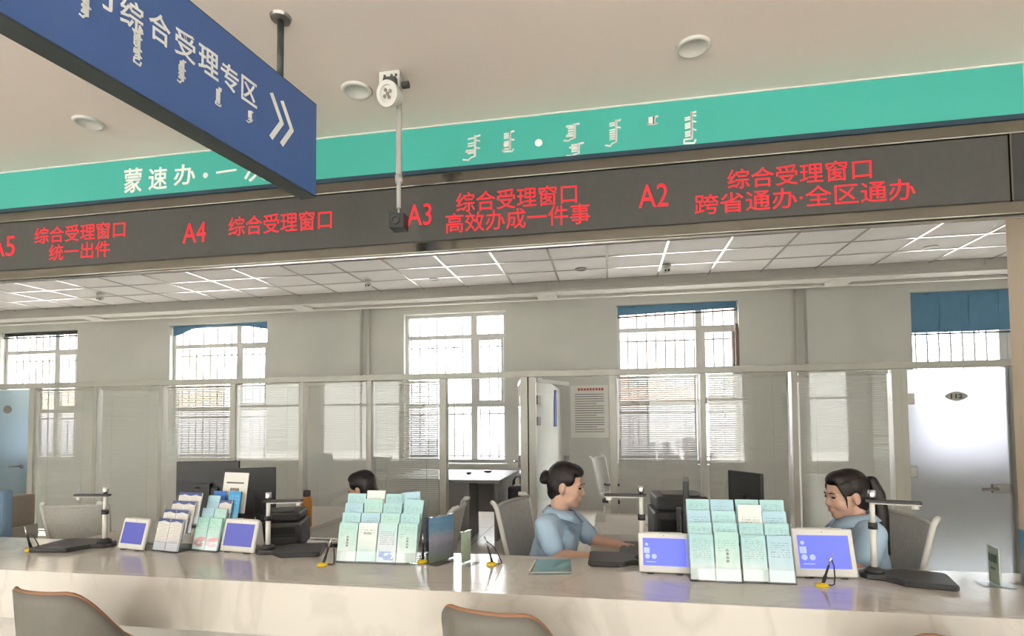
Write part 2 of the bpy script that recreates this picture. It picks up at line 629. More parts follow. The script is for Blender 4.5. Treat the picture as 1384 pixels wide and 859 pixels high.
# ================================================================== THE ROOM
YB, YP, YF = 2.55, 5.6, 9.0            # sign board over the counter, glazed partition, window wall
CE, OC = 2.871, 3.2                    # ceilings of the hall and of the office side
XL, XR, Y0 = -13.0, 6.6, -4.6
ZP = 1.4 + 0.0935 * YP                 # top of the partition
struct(box_obj('floor', XL - 0.2, XR + 0.2, Y0 - 0.2, YF + 0.25, -0.12, 0.0, M_floor), 'beige polished stone tile floor')
struct(box_obj('ceiling', XL, XR, Y0, 2.60, CE, CE + 0.12, M_ceil), 'smooth warm white ceiling of the public hall')
struct(box_obj('wall_left', XL - 0.2, XL, Y0, YF + 0.2, 0, 3.9, M_wall))
struct(box_obj('wall_right', XR, XR + 0.2, Y0, YF + 0.2, 0, 3.9, M_wall))
struct(box_obj('wall_bulkhead', XL, XR, 2.60, 2.66, 2.33, OC + 0.2, M_wall), 'bulkhead wall behind the sign board')
cb = struct(box_obj('column', 1.985, 2.6, 2.86, 3.15, 0, OC, M_column), 'square beige column at the right behind the counter')
# walls with window openings
def wall_with_holes(name, y0, y1, z1, holes, m):
    mb = MB()
    xs = XL
    for (x0, x1, z0_, z1_) in holes:
        mb.box(xs, x0, y0, y1, 0, z1)
        mb.box(x0, x1, y0, y1, 0, z0_)
        mb.box(x0, x1, y0, y1, z1_, z1)
        xs = x1
    mb.box(xs, XR, y0, y1, 0, z1)
    return struct(mb.build(name, m))
SILL, HEAD = 0.72, 3.28
WIN = [(-12.1, -10.27), (-8.19, -6.16), (-3.527, -1.728), (0.108, 1.984), (4.397, 6.2)]
wall_with_holes('wall_back', YF, YF + 0.25, 3.9, [(a, b_, SILL, HEAD) for a, b_ in WIN], M_wall)
FW = [(-12.2, -9.6), (-8.9, -6.3), (-5.6, -3.0), (-2.3, 0.3), (1.0, 3.6), (4.2, 6.2)]
wall_with_holes('wall_front', Y0 - 0.25, Y0, CE + 0.1, [(a, b_, 0.25, 2.72) for a, b_ in FW], M_wall)
struct(box_obj('wall_pilaster', 2.93, 3.60, YF - 0.12, YF, 0, 3.5, M_wall), 'shallow square pier on the window wall')
struct(box_obj('wall_pilaster', -4.76, -4.30, YF - 0.10, YF, 0, 3.5, M_wall), 'narrow pier on the window wall left of the middle window')
# heating pipes beside the piers
for x in (-4.16, 2.80):
    struct(MB().tube([(x, YF - 0.05, 0.0), (x, YF - 0.05, 3.5)], 0.022, 8).build('trim_pipe', M_wall, smooth=True), 'painted riser pipe on the window wall')
# ceiling beyond the beam, beam with recessed panels
struct(box_obj('ceiling_window_bay', XL, XR, 7.3, YF, 3.47, 3.55, M_beam), 'plain ceiling strip above the windows')
ZB = 3.08
YE = 7.02
bm_root = struct(empty('beam', (0, YE, ZB)), 'dropped beam with recessed panels in front of the windows')
MB().box(XL, XR, YE, 7.50, ZB + 0.035, 3.47).build('beam_body', M_beam, bm_root)
MB().box(XL, XR, YE, YE + 0.07, ZB, ZB + 0.035).build('beam_lip', M_beam, bm_root, bevel=0.006)
MB().box(XL, XR, 7.42, 7.50, ZB, ZB + 0.035).build('beam_lip', M_beam, bm_root, bevel=0.006)
for k in range(-3, 3):
    xc = -0.83 + 3.62 * k
    if XL < xc < XR:
        MB().box(xc - 0.13, xc + 0.13, YE + 0.07, 7.42, ZB, ZB + 0.035).build('beam_rib', M_beam, bm_root, bevel=0.006)
# tiled ceiling of the office side: tiles and aluminium bars
U = OC - 1.4
oc = struct(empty('ceiling_office', (0, 5, OC)), 'suspended ceiling of pale tiles in an aluminium grid')
tw, td = 0.339 * U, 0.2565 * U
tx0, ty0 = -0.012 * U, 3.088 * U
tile_me = None
rows = list(range(-5, 3))
for k in range(-19, 11):
    for r_ in rows:
        x = tx0 + k * tw
        y = ty0 + r_ * td
        y1 = min(y + td, YE)
        if r_ == rows[-1]:
            y1 = y + td
        if x < XL or x + tw > XR:
            continue
        if tile_me is None:
            o = MB().box(0.008, tw - 0.008, 0.008, td - 0.008, 0.0, 0.015).build('ceiling_tile', M_tile, oc, world=False)
            tile_me = o.data
        else:
            o = bpy.data.objects.new('ceiling_tile', tile_me)
            col.objects.link(o)
            o.parent = oc
        o.location = (x, y - 5, 0.004)
first = None
for k in range(-19, 12):
    x = tx0 + k * tw
    if XL < x < XR:
        o = bpy.data.objects.new('grid_bar', first) if first else MB().box(-0.011, 0.011, ty0 + rows[0] * td - 5, YE - 5, -0.004, 0.012).build('grid_bar', M_bar, oc, world=False, bevel=0.003)
        if first:
            col.objects.link(o)
            o.parent = oc
        first = o.data
        o.location = (x, 0, 0)
first = None
for r_ in rows + [3]:
    y = ty0 + r_ * td
    if y > YE:
        continue
    o = bpy.data.objects.new('grid_bar', first) if first else MB().box(XL, XR, -0.011, 0.011, -0.003, 0.012).build('grid_bar', M_bar, oc, world=False, bevel=0.003)
    if first:
        col.objects.link(o)
        o.parent = oc
    first = o.data
    o.location = (0, y - 5, 0)
struct(box_obj('ceiling_slab', XL, XR, 2.6, 7.3, OC + 0.05, OC + 0.3, M_beam), 'slab above the tiled ceiling')

# ------------------------------------------------------------------ windows of the far wall
def window(n, x0, x1, label):
    yo = YF + 0.13
    rt = struct(empty('window_%d' % n, ((x0 + x1) / 2, yo, SILL)), label)
    w = 0.055
    f = MB()
    f.box(x0, x0 + w, yo - 0.03, yo + 0.03, SILL, HEAD).box(x1 - w, x1, yo - 0.03, yo + 0.03, SILL, HEAD)
    f.box(x0 + w, x1 - w, yo - 0.03, yo + 0.03, SILL, SILL + w).box(x0 + w, x1 - w, yo - 0.03, yo + 0.03, HEAD - w, HEAD)
    f.build('window_frame', M_pvc, rt)
    xm = x0 + (x1 - x0) * 0.685
    zt = [1.70, 2.88]
    MB().box(xm - 0.05, xm + 0.05, yo - 0.035, yo + 0.035, SILL + w, HEAD - w).build('mullion', M_pvc, rt)
    for z in zt:
        MB().box(x0 + w, xm - 0.05, yo - 0.03, yo + 0.03, z - 0.035, z + 0.035).build('transom', M_pvc, rt)
        MB().box(xm + 0.05, x1 - w, yo - 0.03, yo + 0.03, z - 0.035, z + 0.035).build('transom', M_pvc, rt)
    zs = [SILL + w, zt[0], zt[1], HEAD - w]
    for i in range(3):
        for (a, b_) in ((x0 + w, xm - 0.05), (xm + 0.05, x1 - w)):
            MB().box(a + 0.001, b_ - 0.001, yo - 0.006, yo + 0.006, zs[i] + (0.036 if i else 0.001), zs[i + 1] - (0.036 if i < 2 else 0.001)).build('glass_pane', M_glass, rt)
    # opening sash round the narrow middle pane, with its handle
    a, b_ = xm + 0.05, x1 - w
    s = MB()
    for q in ((a, a + 0.045, zt[0] + 0.035, zt[1] - 0.035), (b_ - 0.045, b_, zt[0] + 0.035, zt[1] - 0.035), (a + 0.045, b_ - 0.045, zt[0] + 0.035, zt[0] + 0.08), (a + 0.045, b_ - 0.045, zt[1] - 0.08, zt[1] - 0.035)):
        s.box(q[0], q[1], yo - 0.05, yo - 0.031, q[2], q[3])
    so = s.build('sash', M_pvc, rt)
    MB().box(a + 0.012, a + 0.034, yo - 0.07, yo - 0.05, 2.12, 2.26).build('sash_handle', M_hinge, so, bevel=0.004)
    # security bars outside
    yb = yo + 0.16
    nb = int((x1 - x0) / 0.155)
    bar = None
    for i in range(nb + 1):
        x = x0 + 0.03 + (x1 - x0 - 0.06) * i / nb
        if bar is None:
            o = MB().tube([(0, 0, 0), (0, 0, HEAD - SILL)], 0.013, 6).build('bar', M_steel, rt, world=False)
            bar = o.data
        else:
            o = bpy.data.objects.new('bar', bar)
            col.objects.link(o)
            o.parent = rt
        o.location = (x - (x0 + x1) / 2, 0.16, 0)
    for z in (SILL + 0.1, 1.55, 2.72):
        MB().box(x0, x1, yb - 0.012, yb - 0.009, z - 0.012, z + 0.012).build('cross_bar', M_steel, rt)
    MB().box(x0 - 0.04, x1 + 0.04, YF - 0.10, YF + 0.10, SILL - 0.03, SILL).build('window_sill', M_pvc, rt)
    return rt
for i, (a, b_) in enumerate(WIN):
    window(i + 1, a, b_, ['barred window at the far left under a rolled dark blind', 'barred window with blue cloth hanging at its top corners', 'barred window without a blind, seen through the open doorway', 'barred window with a slanting blue blind and open sash', 'barred window under a lowered blue blind at the right'][i])
# open dark casement leaf of the fourth window
w4 = bpy.data.objects['window_4']
s = MB()
xa, ya = 1.984 - 0.06, YF + 0.07
mtx = Matrix.Translation((xa, ya, 0)) @ Matrix.Rotation(R(82), 4, 'Z')
for q in ((-0.5, -0.45, 1.75, 2.84), (-0.05, 0.0, 1.75, 2.84), (-0.45, -0.05, 1.75, 1.80), (-0.45, -0.05, 2.79, 2.84)):
    s.box(q[0], q[1], -0.02, 0.02, q[2], q[3], mtx)
s.build('open_sash', mat('brown_sash', '7A6458', 0.5), w4)
# windows of the hall behind the viewer
for i, (a, b_) in enumerate(FW):
    yo = Y0 - 0.12
    rt = struct(empty('window_%d' % (i + 6), ((a + b_) / 2, yo, 0.25)), 'tall hall window towards the street')
    f = MB()
    w = 0.06
    f.box(a, a + w, yo - 0.03, yo + 0.03, 0.25, 2.72).box(b_ - w, b_, yo - 0.03, yo + 0.03, 0.25, 2.72).box(a + w, b_ - w, yo - 0.03, yo + 0.03, 0.25, 0.25 + w).box(a + w, b_ - w, yo - 0.03, yo + 0.03, 2.72 - w, 2.72)
    f.build('window_frame', M_pvc, rt)
    xm = (a + b_) / 2
    MB().box(xm - 0.03, xm + 0.03, yo - 0.03, yo + 0.03, 0.31, 2.66).build('mullion', M_pvc, rt)
    MB().box(a + w, xm - 0.03, yo - 0.03, yo + 0.03, 1.95, 2.01).build('transom', M_pvc, rt)
    MB().box(xm + 0.03, b_ - w, yo - 0.03, yo + 0.03, 1.95, 2.01).build('transom', M_pvc, rt)
    for (p, q) in ((a + w, xm - 0.03), (xm + 0.03, b_ - w)):
        MB().box(p + 0.001, q - 0.001, yo - 0.006, yo + 0.006, 0.312, 1.949).build('glass_pane', M_glass, rt)
        MB().box(p + 0.001, q - 0.001, yo - 0.006, yo + 0.006, 2.011, 2.658).build('glass_pane', M_glass, rt)

# ------------------------------------------------------------------ glazed partition
PT = struct(empty('wall_partition', (0, YP, 0)), 'aluminium framed glass partition with blinds between its panes')
u = lambda t: t * YP
pl, pr = [-1.246, -1.083, -0.922, -0.754, -0.602, -0.459, -0.312], [0.003, 0.157, 0.304, 0.459]
ZR = ZP - 0.062
MB().box(XL, XR, YP - 0.05, YP + 0.05, ZR, ZP).build('top_rail', M_part, PT, bevel=0.004)
def post(x, w):
    MB().box(x - w / 2, x + w / 2, YP - 0.05, YP + 0.05, 0, ZR).build('post', M_part, PT, bevel=0.004)
for i, t in enumerate(pl):
    post(u(t), 0.075 if i in (0, 3, 6) else 0.05)
for i, t in enumerate(pr):
    post(u(t), 0.07 if i in (0, 3) else 0.05)
post(u(-0.157), 0.075)
post(u(-0.142), 0.07)
post(u(0.470), 0.06)
post(u(0.630), 0.06)
post(u(-1.402), 0.06)
blind_names = ['leftmost, beside the blue door', 'second from left', 'third from left', 'fourth from left', 'fifth from left', 'darkest, left of open doorway', 'right of the doorways', 'middle of the three at right', 'nearest the white door']
def blind_panel(x0, x1, idx, zbot, tilt):
    # panes are structure, the blind between them is a thing
    for y in (YP - 0.036,):
        MB().box(x0 + 0.002, x1 - 0.002, y, y + 0.006, 0.08, ZR - 0.002).build('glass_pane', M_pane, PT)
    MB().box(x0, x1, YP - 0.045, YP + 0.045, 0, 0.078).build('bottom_rail', M_part, PT)
    rt = empty('venetian_blind', ((x0 + x1) / 2, YP, 0.1))
    tag(rt, 'grey venetian blind inside the glass partition, ' + blind_names[idx], 'blind', 'venetian blinds in the partition')
    MB().box(x0 + 0.015, x1 - 0.015, YP - 0.014, YP + 0.014, ZR - 0.04, ZR - 0.012).build('headrail', M_part, rt)
    sl = MB()
    z = ZR - 0.055
    c, s = math.cos(tilt) * 0.0105, math.sin(tilt) * 0.0105
    while z > zbot:
        sl.add([(x0 + 0.02, YP - c, z - s), (x1 - 0.02, YP - c, z - s), (x1 - 0.02, YP + c, z + s), (x0 + 0.02, YP + c, z + s),
                (x0 + 0.02, YP - c, z - s + 0.0012), (x1 - 0.02, YP - c, z - s + 0.0012), (x1 - 0.02, YP + c, z + s + 0.0012), (x0 + 0.02, YP + c, z + s + 0.0012)],
               [(0, 3, 2, 1), (4, 5, 6, 7), (0, 1, 5, 4), (1, 2, 6, 5), (2, 3, 7, 6), (3, 0, 4, 7)])
        z -= 0.0208
    tag(sl.build('slats', M_slat, rt), kind='stuff')
    MB().box(x0 + 0.02, x1 - 0.02, YP - 0.011, YP + 0.011, zbot - 0.035, zbot - 0.02).build('bottom_bar', M_part, rt)
    for xx in (x0 + 0.2 * (x1 - x0), x0 + 0.8 * (x1 - x0)):
        MB().box(xx - 0.002, xx + 0.002, YP - 0.0135, YP - 0.0125, zbot - 0.02, ZR - 0.04).build('ladder_cord', M_slat, rt)
k = 0
for i in range(6):
    blind_panel(u(pl[i]) + 0.038, u(pl[i + 1]) - 0.038, k, 0.16, R([56, 57, 55, 58, 58, 48][i]))
    k += 1
for i in range(3):
    blind_panel(u(pr[i]) + 0.036, u(pr[i + 1]) - 0.036, k, 0.16, R([58, 56, 58][i]))
    k += 1
# partition walls between the small rooms
for x in (u(-0.1495), u(0.4645)):
    d = struct(box_obj('wall_divider', x - 0.03, x + 0.03, YP + 0.06, YF - 0.005, 0, ZP, M_wall))
d = struct(box_obj('wall_partition_end', u(0.635), XR, YP - 0.05, YP + 0.05, 0, ZR - 0.001, M_wall))

# ------------------------------------------------------------------ glass doors
def lever(parent, p, sx, m=None):
    """rose + bent lever pointing sx"""
    mb = MB()
    mb.lathe([(0.0, 0.0), (0.026, 0.0), (0.026, 0.012), (0.0, 0.012)], 14, Matrix.Translation(p) @ Matrix.Rotation(R(90), 4, 'X'))
    mb.tube([p, p + V(0, -0.045, 0), p + V(sx * 0.02, -0.055, 0), p + V(sx * 0.12, -0.055, 0)], 0.010, 8)
    return mb.build('door_handle', M_hinge, parent, smooth=True)
# door_4: frosted, closed, number plate 112
x0, x1 = u(0.478), u(0.624)
d4 = struct(empty('door_4', ((x0 + x1) / 2, YP, 0)), 'frosted glass door with number plate 112')
ZD = ZR - 0.012
MB().box(x0, x1, YP - 0.006, YP + 0.006, 0.012, ZD).build('door_leaf', M_frost, d4)
for z in (PY(1228, 539, YP).z, PY(1228, 637, YP).z, 0.2):
    MB().box(x0 - 0.005, x0 + 0.055, YP - 0.02, YP + 0.02, z - 0.05, z + 0.05).build('hinge', M_hinge, d4, bevel=0.004)
c = PY(1293, 535, YP - 0.012)
poly = []
for i in range(24):
    w = 2 * PI * i / 24
    poly.append((c.x + 0.092 * math.copysign(abs(math.cos(w)) ** 1.0, math.cos(w)), c.z + 0.047 * math.sin(w) * (1 - 0.35 * abs(math.cos(w)))))
pt = MB().prism(poly, 'y', YP - 0.012, YP - 0.0065).build('number_plate', M_hinge, d4)
mb = MB()
lettering(mb, '112', V(c.x, YP - 0.0135, c.z), (1, 0, 0), (0, 0, 1), 0.094, 0.042, 0.001, 0.02)
mb.build('number', M_black, pt)
c = PY(1345, 660, YP - 0.03)
mb = MB().box(c.x - 0.02, c.x + 0.125, YP - 0.035, YP - 0.007, c.z - 0.04, c.z + 0.04)
dl = mb.build('lock_case', M_hinge, d4, bevel=0.006)
MB().tube([V(c.x, YP - 0.036, c.z), V(c.x, YP - 0.07, c.z), V(c.x - 0.12, YP - 0.07, c.z - 0.005)], 0.013, 8).build('door_handle', M_hinge, dl, smooth=True)
# door_1: blue frosted door at the far left
x0, x1 = u(-1.392), u(-1.256)
d1 = struct(empty('door_1', ((x0 + x1) / 2, YP, 0)), 'bluish frosted glass door at the far left')
MB().box(x0, x1, YP - 0.006, YP + 0.006, 0.012, ZD).build('door_leaf', M_frostb, d1)
c = PY(10, 553, YP - 0.01)
MB().prism([(c.x + 0.06 * math.cos(2 * PI * i / 20), c.z + 0.05 * math.sin(2 * PI * i / 20)) for i in range(20)], 'y', YP - 0.012, YP - 0.0065).build('number_plate', M_hinge, d1)
lever(d1, PY(32, 630, YP - 0.007) + V(-0.03, 0, 0), -1)
# doors 2 and 3: clear glass leaves standing open into the rooms
def open_leaf(n, hx, sx, width, ang, label):
    rt = struct(empty('door_%d' % n, (hx, YP + 0.045, 0), ang), label)
    a, b_ = (0.01, width) if sx > 0 else (-width, -0.01)
    MB().box(a, b_, -0.005, 0.005, 0.012, ZD).build('door_leaf', M_pane, rt, world=False)
    MB().box(a, b_, -0.012, 0.012, ZD - 0.035, ZD + 0.005).build('leaf_rail', M_part, rt, world=False)
    for z in (1.63, 1.41, 0.22):
        MB().box(min(0, sx * 0.06), max(0, sx * 0.06), -0.02, 0.02, z - 0.045, z + 0.045).build('hinge', M_hinge, rt, world=False, bevel=0.004)
    p = V(sx * (width - 0.06), 0, 0.95)
    mb = MB()
    mb.box(p.x - 0.035, p.x + 0.035, -0.02, 0.02, 0.88, 1.02)
    mb.tube([p + V(0, -0.02, 0), p + V(0, -0.06, 0), p + V(-sx * 0.12, -0.06, 0)], 0.010, 8)
    mb.tube([p + V(0, 0.02, 0), p + V(0, 0.06, 0), p + V(-sx * 0.12, 0.06, 0)], 0.010, 8)
    mb.build('door_handle', M_hinge, rt, world=False)
    return rt
open_leaf(2, u(-0.1635), -1, 0.70, R(-78), 'clear glass door standing open, left doorway')
open_leaf(3, u(-0.1365), 1, 0.70, R(66), 'clear glass door standing open, right doorway')

# ------------------------------------------------------------------ blinds at the windows
def roller(name, label, x0, x1, pts_low, rod=True, m=M_blueblind, ztop=HEAD - 0.005, stick=True):
    """blue cloth hung in the window head; pts_low: lower edge as (fraction, z)"""
    y = YF + 0.055
    rt = empty(name, ((x0 + x1) / 2, y, ztop - 0.3))
    tag(rt, label, 'blind')
    xs = [x0 + (x1 - x0) * f for f, _ in pts_low]
    mb = MB()
    n = len(xs)
    fr = []
    for i, (x, (f, z)) in enumerate(zip(xs, pts_low)):
        wv = 0.006 * math.sin(i * 1.7)
        fr += [V(x, y + wv, ztop), V(x, y + wv, z)]
    bk = [p + V(0, 0.003, 0) for p in fr]
    fs = []
    for i in range(n - 1):
        a = 2 * i
        fs += [(a, a + 2, a + 3, a + 1), (2 * n + a, 2 * n + a + 1, 2 * n + a + 3, 2 * n + a + 2), (a + 1, a + 3, 2 * n + a + 3, 2 * n + a + 1), (a, 2 * n + a, 2 * n + a + 2, a + 2)]
    mb.add(fr + bk, fs)
    mb.build('cloth', m, rt)
    MB().tube([V(x0 + 0.01, y + 0.02, ztop - 0.02), V(x1 - 0.01, y + 0.02, ztop - 0.02)], 0.016, 8).build('roller_tube', M_dark, rt, smooth=True)
    if stick:
        MB().tube([V(x, y - 0.008, z - 0.035) for x, (f, z) in zip(xs, pts_low)], 0.014, 6).build('bottom_stick', M_dark, rt, smooth=True)
        for i in range(0, n, max(1, n // 4)):
            MB().box(xs[i] - 0.006, xs[i] + 0.006, y - 0.012, y - 0.004, pts_low[i][1] - 0.04, pts_low[i][1] + 0.01).build('tie', M_dark, rt)
    return rt
z5 = PY(1300, 446, YF).z
rb = roller('roller_blind', 'lowered blue fabric blind over the window behind the white door', 4.42, 6.18, [(i / 8, z5) for i in range(9)])
for i in range(1, 4):
    MB().box(4.42 + 1.76 * i / 4.6 - 0.004, 4.42 + 1.76 * i / 4.6 + 0.004, YF + 0.043, YF + 0.047, z5, HEAD - 0.01).build('seam', M_blueblind, rb)
roller('roller_blind', 'slanting half-raised blue blind above the open window sash', 0.13, 1.96, [(i / 8, PY(835, 424, YF).z + (PY(995, 413, YF).z - PY(835, 424, YF).z) * i / 8 - 0.02) for i in range(9)])
roller('roller_blind', 'crumpled blue blind with a drooping left corner on a pale window', -8.17, -6.18, [(0, HEAD - 0.20), (0.08, HEAD - 0.17), (0.2, HEAD - 0.08), (0.35, HEAD - 0.045), (0.5, HEAD - 0.035), (0.7, HEAD - 0.04), (0.85, HEAD - 0.09), (1, HEAD - 0.14)], stick=False)
roller('roller_blind', 'dark rolled-up blind across the leftmost window', -12.08, -10.29, [(i / 6, HEAD - 0.075) for i in range(7)], m=M_dark)

# ================================================================== SIGN BOARDS
XE = 1.695                                   # right end of the boards
XW = -4.6                                    # they run on past the left edge of the view
ZL0, ZL1 = 1.4 + 0.3265 * YB, 1.4 + 0.4825 * YB
bn = empty('fascia_banner', (-1.4, YB, ZL1))
tag(bn, 'long teal fascia panel with white lettering under the hall ceiling', 'banner')
MB().box(XW, XE, YB, YB + 0.045, ZL1 + 0.022, CE - 0.008).build('panel', M_teal, bn)
MB().box(XW, XE, YB - 0.004, YB + 0.045, ZL1, ZL1 + 0.022).build('lower_edge', M_tealedge, bn)
MB().box(XW, XE, YB - 0.006, YB + 0.045, CE - 0.008, CE - 0.001).build('upper_edge', M_white, bn)
RX, UZ = V(1, 0, 0), V(0, 0, 1)
def on_board(x0, y0, x1, y1, yy):
    """box on the upright board plane spanned by a pixel rectangle's middle, width along the board and height"""
    xm, ym = (x0 + x1) / 2, (y0 + y1) / 2
    c_ = PY(xm, ym, yy)
    w_ = PY(x1, ym, yy).x - PY(x0, ym, yy).x
    h_ = PY(xm, y0, yy).z - PY(xm, y1, yy).z
    return c_, w_, h_
yl = YB - 0.0015
for ch, q in (('蒙', (168, 227, 192, 260)), ('速', (201, 226, 226, 256)), ('办', (235, 222, 264, 250)), ('次', (330, 213, 360, 245))):
    c_, w_, h_ = on_board(*q, yl)
    lt = MB()
    lettering(lt, ch, c_, RX, UZ, w_, h_, 0.0015, 0.012)
    lt.build('character', M_whitelet, bn)
c_, w_, h_ = on_board(293, 230, 319, 234, yl)
lt = MB()
stroke(lt, [(-w_ / 2, 0), (w_ / 2, h_ * 0.3)], c_, RX, UZ, 0.011)
lt.build('character', M_whitelet, bn)
for (x, y, r_) in ((278, 237, 4.3), (728, 193, 5)):
    c_ = PY(x, y, YB)
    lt = MB().prism([(c_.x + r_ * 0.0036 * math.cos(2 * PI * i / 16), c_.z + r_ * 0.0036 * math.sin(2 * PI * i / 16)) for i in range(16)], 'y', YB - 0.002, YB - 0.0002)
    lt.build('dot', M_whitelet, bn)
for i, (q, tl) in enumerate((((626, 184, 650, 216), True), ((676, 178, 696, 205), False), ((762, 168, 784, 190), True), ((766, 194, 790, 210), True), ((818, 163, 840, 197), True), ((872, 158, 890, 168), False), ((920, 152, 942, 194), False))):
    c_, w_, h_ = on_board(*q, yl)
    mb = MB()
    vertical_script(mb, c_, RX, UZ, w_, h_, 40 + i, tl, 0.0085)
    mb.build('vertical_script', M_whitelet, bn)

led = empty('led_display', (-1.4, YB, ZL0))
tag(led, 'long black led display with red window names over the counter', 'display')
MB().box(XW, XE, YB + 0.012, YB + 0.048, ZL0, ZL1 - 0.001).build('housing', M_black, led)
MB().box(XW, XE - 0.065, YB + 0.002, YB + 0.012, ZL0 + 0.062, ZL1 - 0.062).build('screen', M_screen, led)
MB().box(XW, XE, YB - 0.004, YB + 0.012, ZL1 - 0.058, ZL1 - 0.003).build('upper_trim', M_trim, led, bevel=0.006)
MB().box(XW, XE, YB - 0.004, YB + 0.012, ZL0 + 0.004, ZL0 + 0.058).build('lower_trim', M_trim, led, bevel=0.006)
MB().tube([V(XW, YB + 0.012, ZL0), V(XE, YB + 0.012, ZL0)], 0.010, 12).build('bottom_bead', M_chrome, led, smooth=True)
MB().box(XE - 0.062, XE - 0.056, YB - 0.005, YB + 0.012, ZL0 + 0.06, ZL1 - 0.06).build('end_strip', M_trim, led)
MB().box(XE - 0.055, XE, YB - 0.002, YB + 0.012, ZL0 + 0.06, ZL1 - 0.06).build('end_cover', M_black, led)
yl = YB + 0.0005
for s_, q in (('A5', (-14, 333, 20, 27)), ('综合受理窗口', (46, 314, 168, 22)), ('统一出件', (66, 338.5, 148, 22)), ('A4', (247, 314, 278, 27)), ('综合受理窗口', (308, 301, 447, 26)),
              ('A3', (550, 290, 583, 29)), ('综合受理窗口', (615, 267.5, 778, 26.5)), ('高效办成一件事', (600, 295, 795, 27)), ('A2', (863, 264, 903, 31)), ('综合受理窗口', (981, 235, 1176, 27)), ('跨省通办·全区通办', (934, 266, 1232, 28))):
    c_, w_, h_ = on_board(q[0], q[1] - q[3] / 2, q[2], q[1] + q[3] / 2, yl)
    mb = MB()
    lettering(mb, s_, c_, RX, UZ, w_, h_, 0.001, 0.0)
    mb.build('red_lettering', M_ledred, led)

# hanging direction sign
CEIL = CE
mp = PZ(390, 20, CEIL)
sd = V(math.sin(R(8.8)), math.cos(R(8.8)), 0)
sn = V(sd.y, -sd.x, 0)                        # faces the counter hall, towards the viewer's right
zt_ = 1.4 + 1.23
e1 = mp + sd * 0.158
e0 = mp - sd * 1.75
zb_ = zt_ - 0.365
hs = empty('hanging_sign', (mp.x, mp.y, zb_))
tag(hs, 'blue hanging direction sign with white characters and double arrow', 'sign')
TH = 0.07
def slab(a, b_, z0, z1, t0, t1):
    mb = MB()
    A, B = V(a.x, a.y, 0), V(b_.x, b_.y, 0)
    pts = [A + sn * t0, B + sn * t0, B + sn * t1, A + sn * t1]
    return mb.add([p + V(0, 0, z0) for p in pts] + [p + V(0, 0, z1) for p in pts], [(0, 3, 2, 1), (4, 5, 6, 7), (0, 1, 5, 4), (1, 2, 6, 5), (2, 3, 7, 6), (3, 0, 4, 7)])
slab(e0, e1, zb_, zt_, -TH, -0.003).build('casing', M_signside, hs)
slab(e0 + sd * 0.004, e1 - sd * 0.004, zb_ + 0.006, zt_ - 0.006, -0.003, 0.0).build('face', M_blue, hs)
slab(e0 + sd * 0.004, e1 - sd * 0.004, zb_ + 0.006, zt_ - 0.006, -TH - 0.003, -TH).build('back_face', M_blue, hs)
def on_sign(px, py):
    d_ = ray(px, py)
    t_ = (V(mp.x, mp.y, 0) - V(EYE.x, EYE.y, 0)).dot(sn) / d_.dot(sn)
    return EYE + d_ * t_
for ch, (ax, ay, bx_, by_) in (('综', (162, 3, 194, 38)), ('合', (201, 14, 230, 64)), ('受', (236, 34, 264, 89)), ('理', (268, 58, 295, 110)), ('专', (298, 82, 322, 128)), ('区', (326, 101, 347, 147)), ('门', (112, -40, 152, 8))):
    pa, pb = on_sign(ax, (ay + by_) / 2), on_sign(bx_, (ay + by_) / 2)
    mb = MB()
    lettering(mb, ch, (pa + pb) / 2 * 1.0 + sn * 0.0012, sd, UZ, V(pb.x - pa.x, pb.y - pa.y, 0).length, 0.080, 0.001, 0.008)
    mb.build('character', M_whitelet, hs)
mb = MB()
cA = on_sign(382, 167) + sn * 0.0012
for dx in (-0.032, 0.018):
    mb = MB()
    stroke(mb, [(dx - 0.022, 0.075), (dx + 0.026, 0.0), (dx - 0.022, -0.075)], cA, sd, UZ, 0.017, 0.001)
    mb.build('arrow', M_whitelet, hs)
for i, (x, y, h_) in enumerate(((115, 8, 0.075), (185, 62, 0.115), (245, 97, 0.082), (294, 130, 0.066), (337, 158, 0.05))):
    mb = MB()
    vertical_script(mb, on_sign(x, y) + sn * 0.0012, sd, UZ, 0.026, h_ * 0.85, 90 + i, i % 2 == 0, 0.0045)
    mb.build('vertical_script', M_whitelet, hs)
for q in (mp, mp - sd * 1.3):
    MB().tube([V(q.x, q.y, zt_) - sn * TH / 2, V(q.x, q.y, CEIL - 0.004) - sn * TH / 2], 0.012, 10).build('hanging_rod', M_signside, hs, smooth=True)
    MB().lathe([(0.0, 0.0), (0.038, 0.0), (0.034, -0.010), (0.016, -0.014), (0.0, -0.014)], 18, Matrix.Translation(V(q.x, q.y, CEIL) - sn * TH / 2)).build('ceiling_rose', M_hinge, hs, smooth=False)

# ------------------------------------------------------------------ downlights, spotlight camera, ceiling cameras
dl_lab = ['round recessed downlight at the left behind the hanging sign', 'round recessed downlight left of the ceiling spotlight', 'round recessed downlight right of the ceiling spotlight']
M_lens = mat('frosted_lens', '9E978C', 0.4)
for i, (px, py) in enumerate(((120, 165), (482, 121), (937, 62))):
    p = PZ(px, py, CE)
    rt = empty('ceiling_downlight', p)
    tag(rt, dl_lab[i], 'lamp', 'recessed downlights in the hall ceiling')
    MB().lathe([(0.048, -0.001), (0.066, -0.001), (0.064, -0.008), (0.052, -0.012), (0.048, -0.006)], 28, Matrix.Translation(p)).build('trim_ring', M_white, rt, smooth=True)
    MB().lathe([(0.0, -0.002), (0.0475, -0.002), (0.0475, -0.004), (0.0, -0.005)], 24, Matrix.Translation(p)).build('lens', M_lens, rt)
p = PZ(533, 101, CE)
sp = empty('ceiling_spotlight', p)
tag(sp, 'white round spotlight on a perforated ceiling bracket beside camera pole', 'lamp')
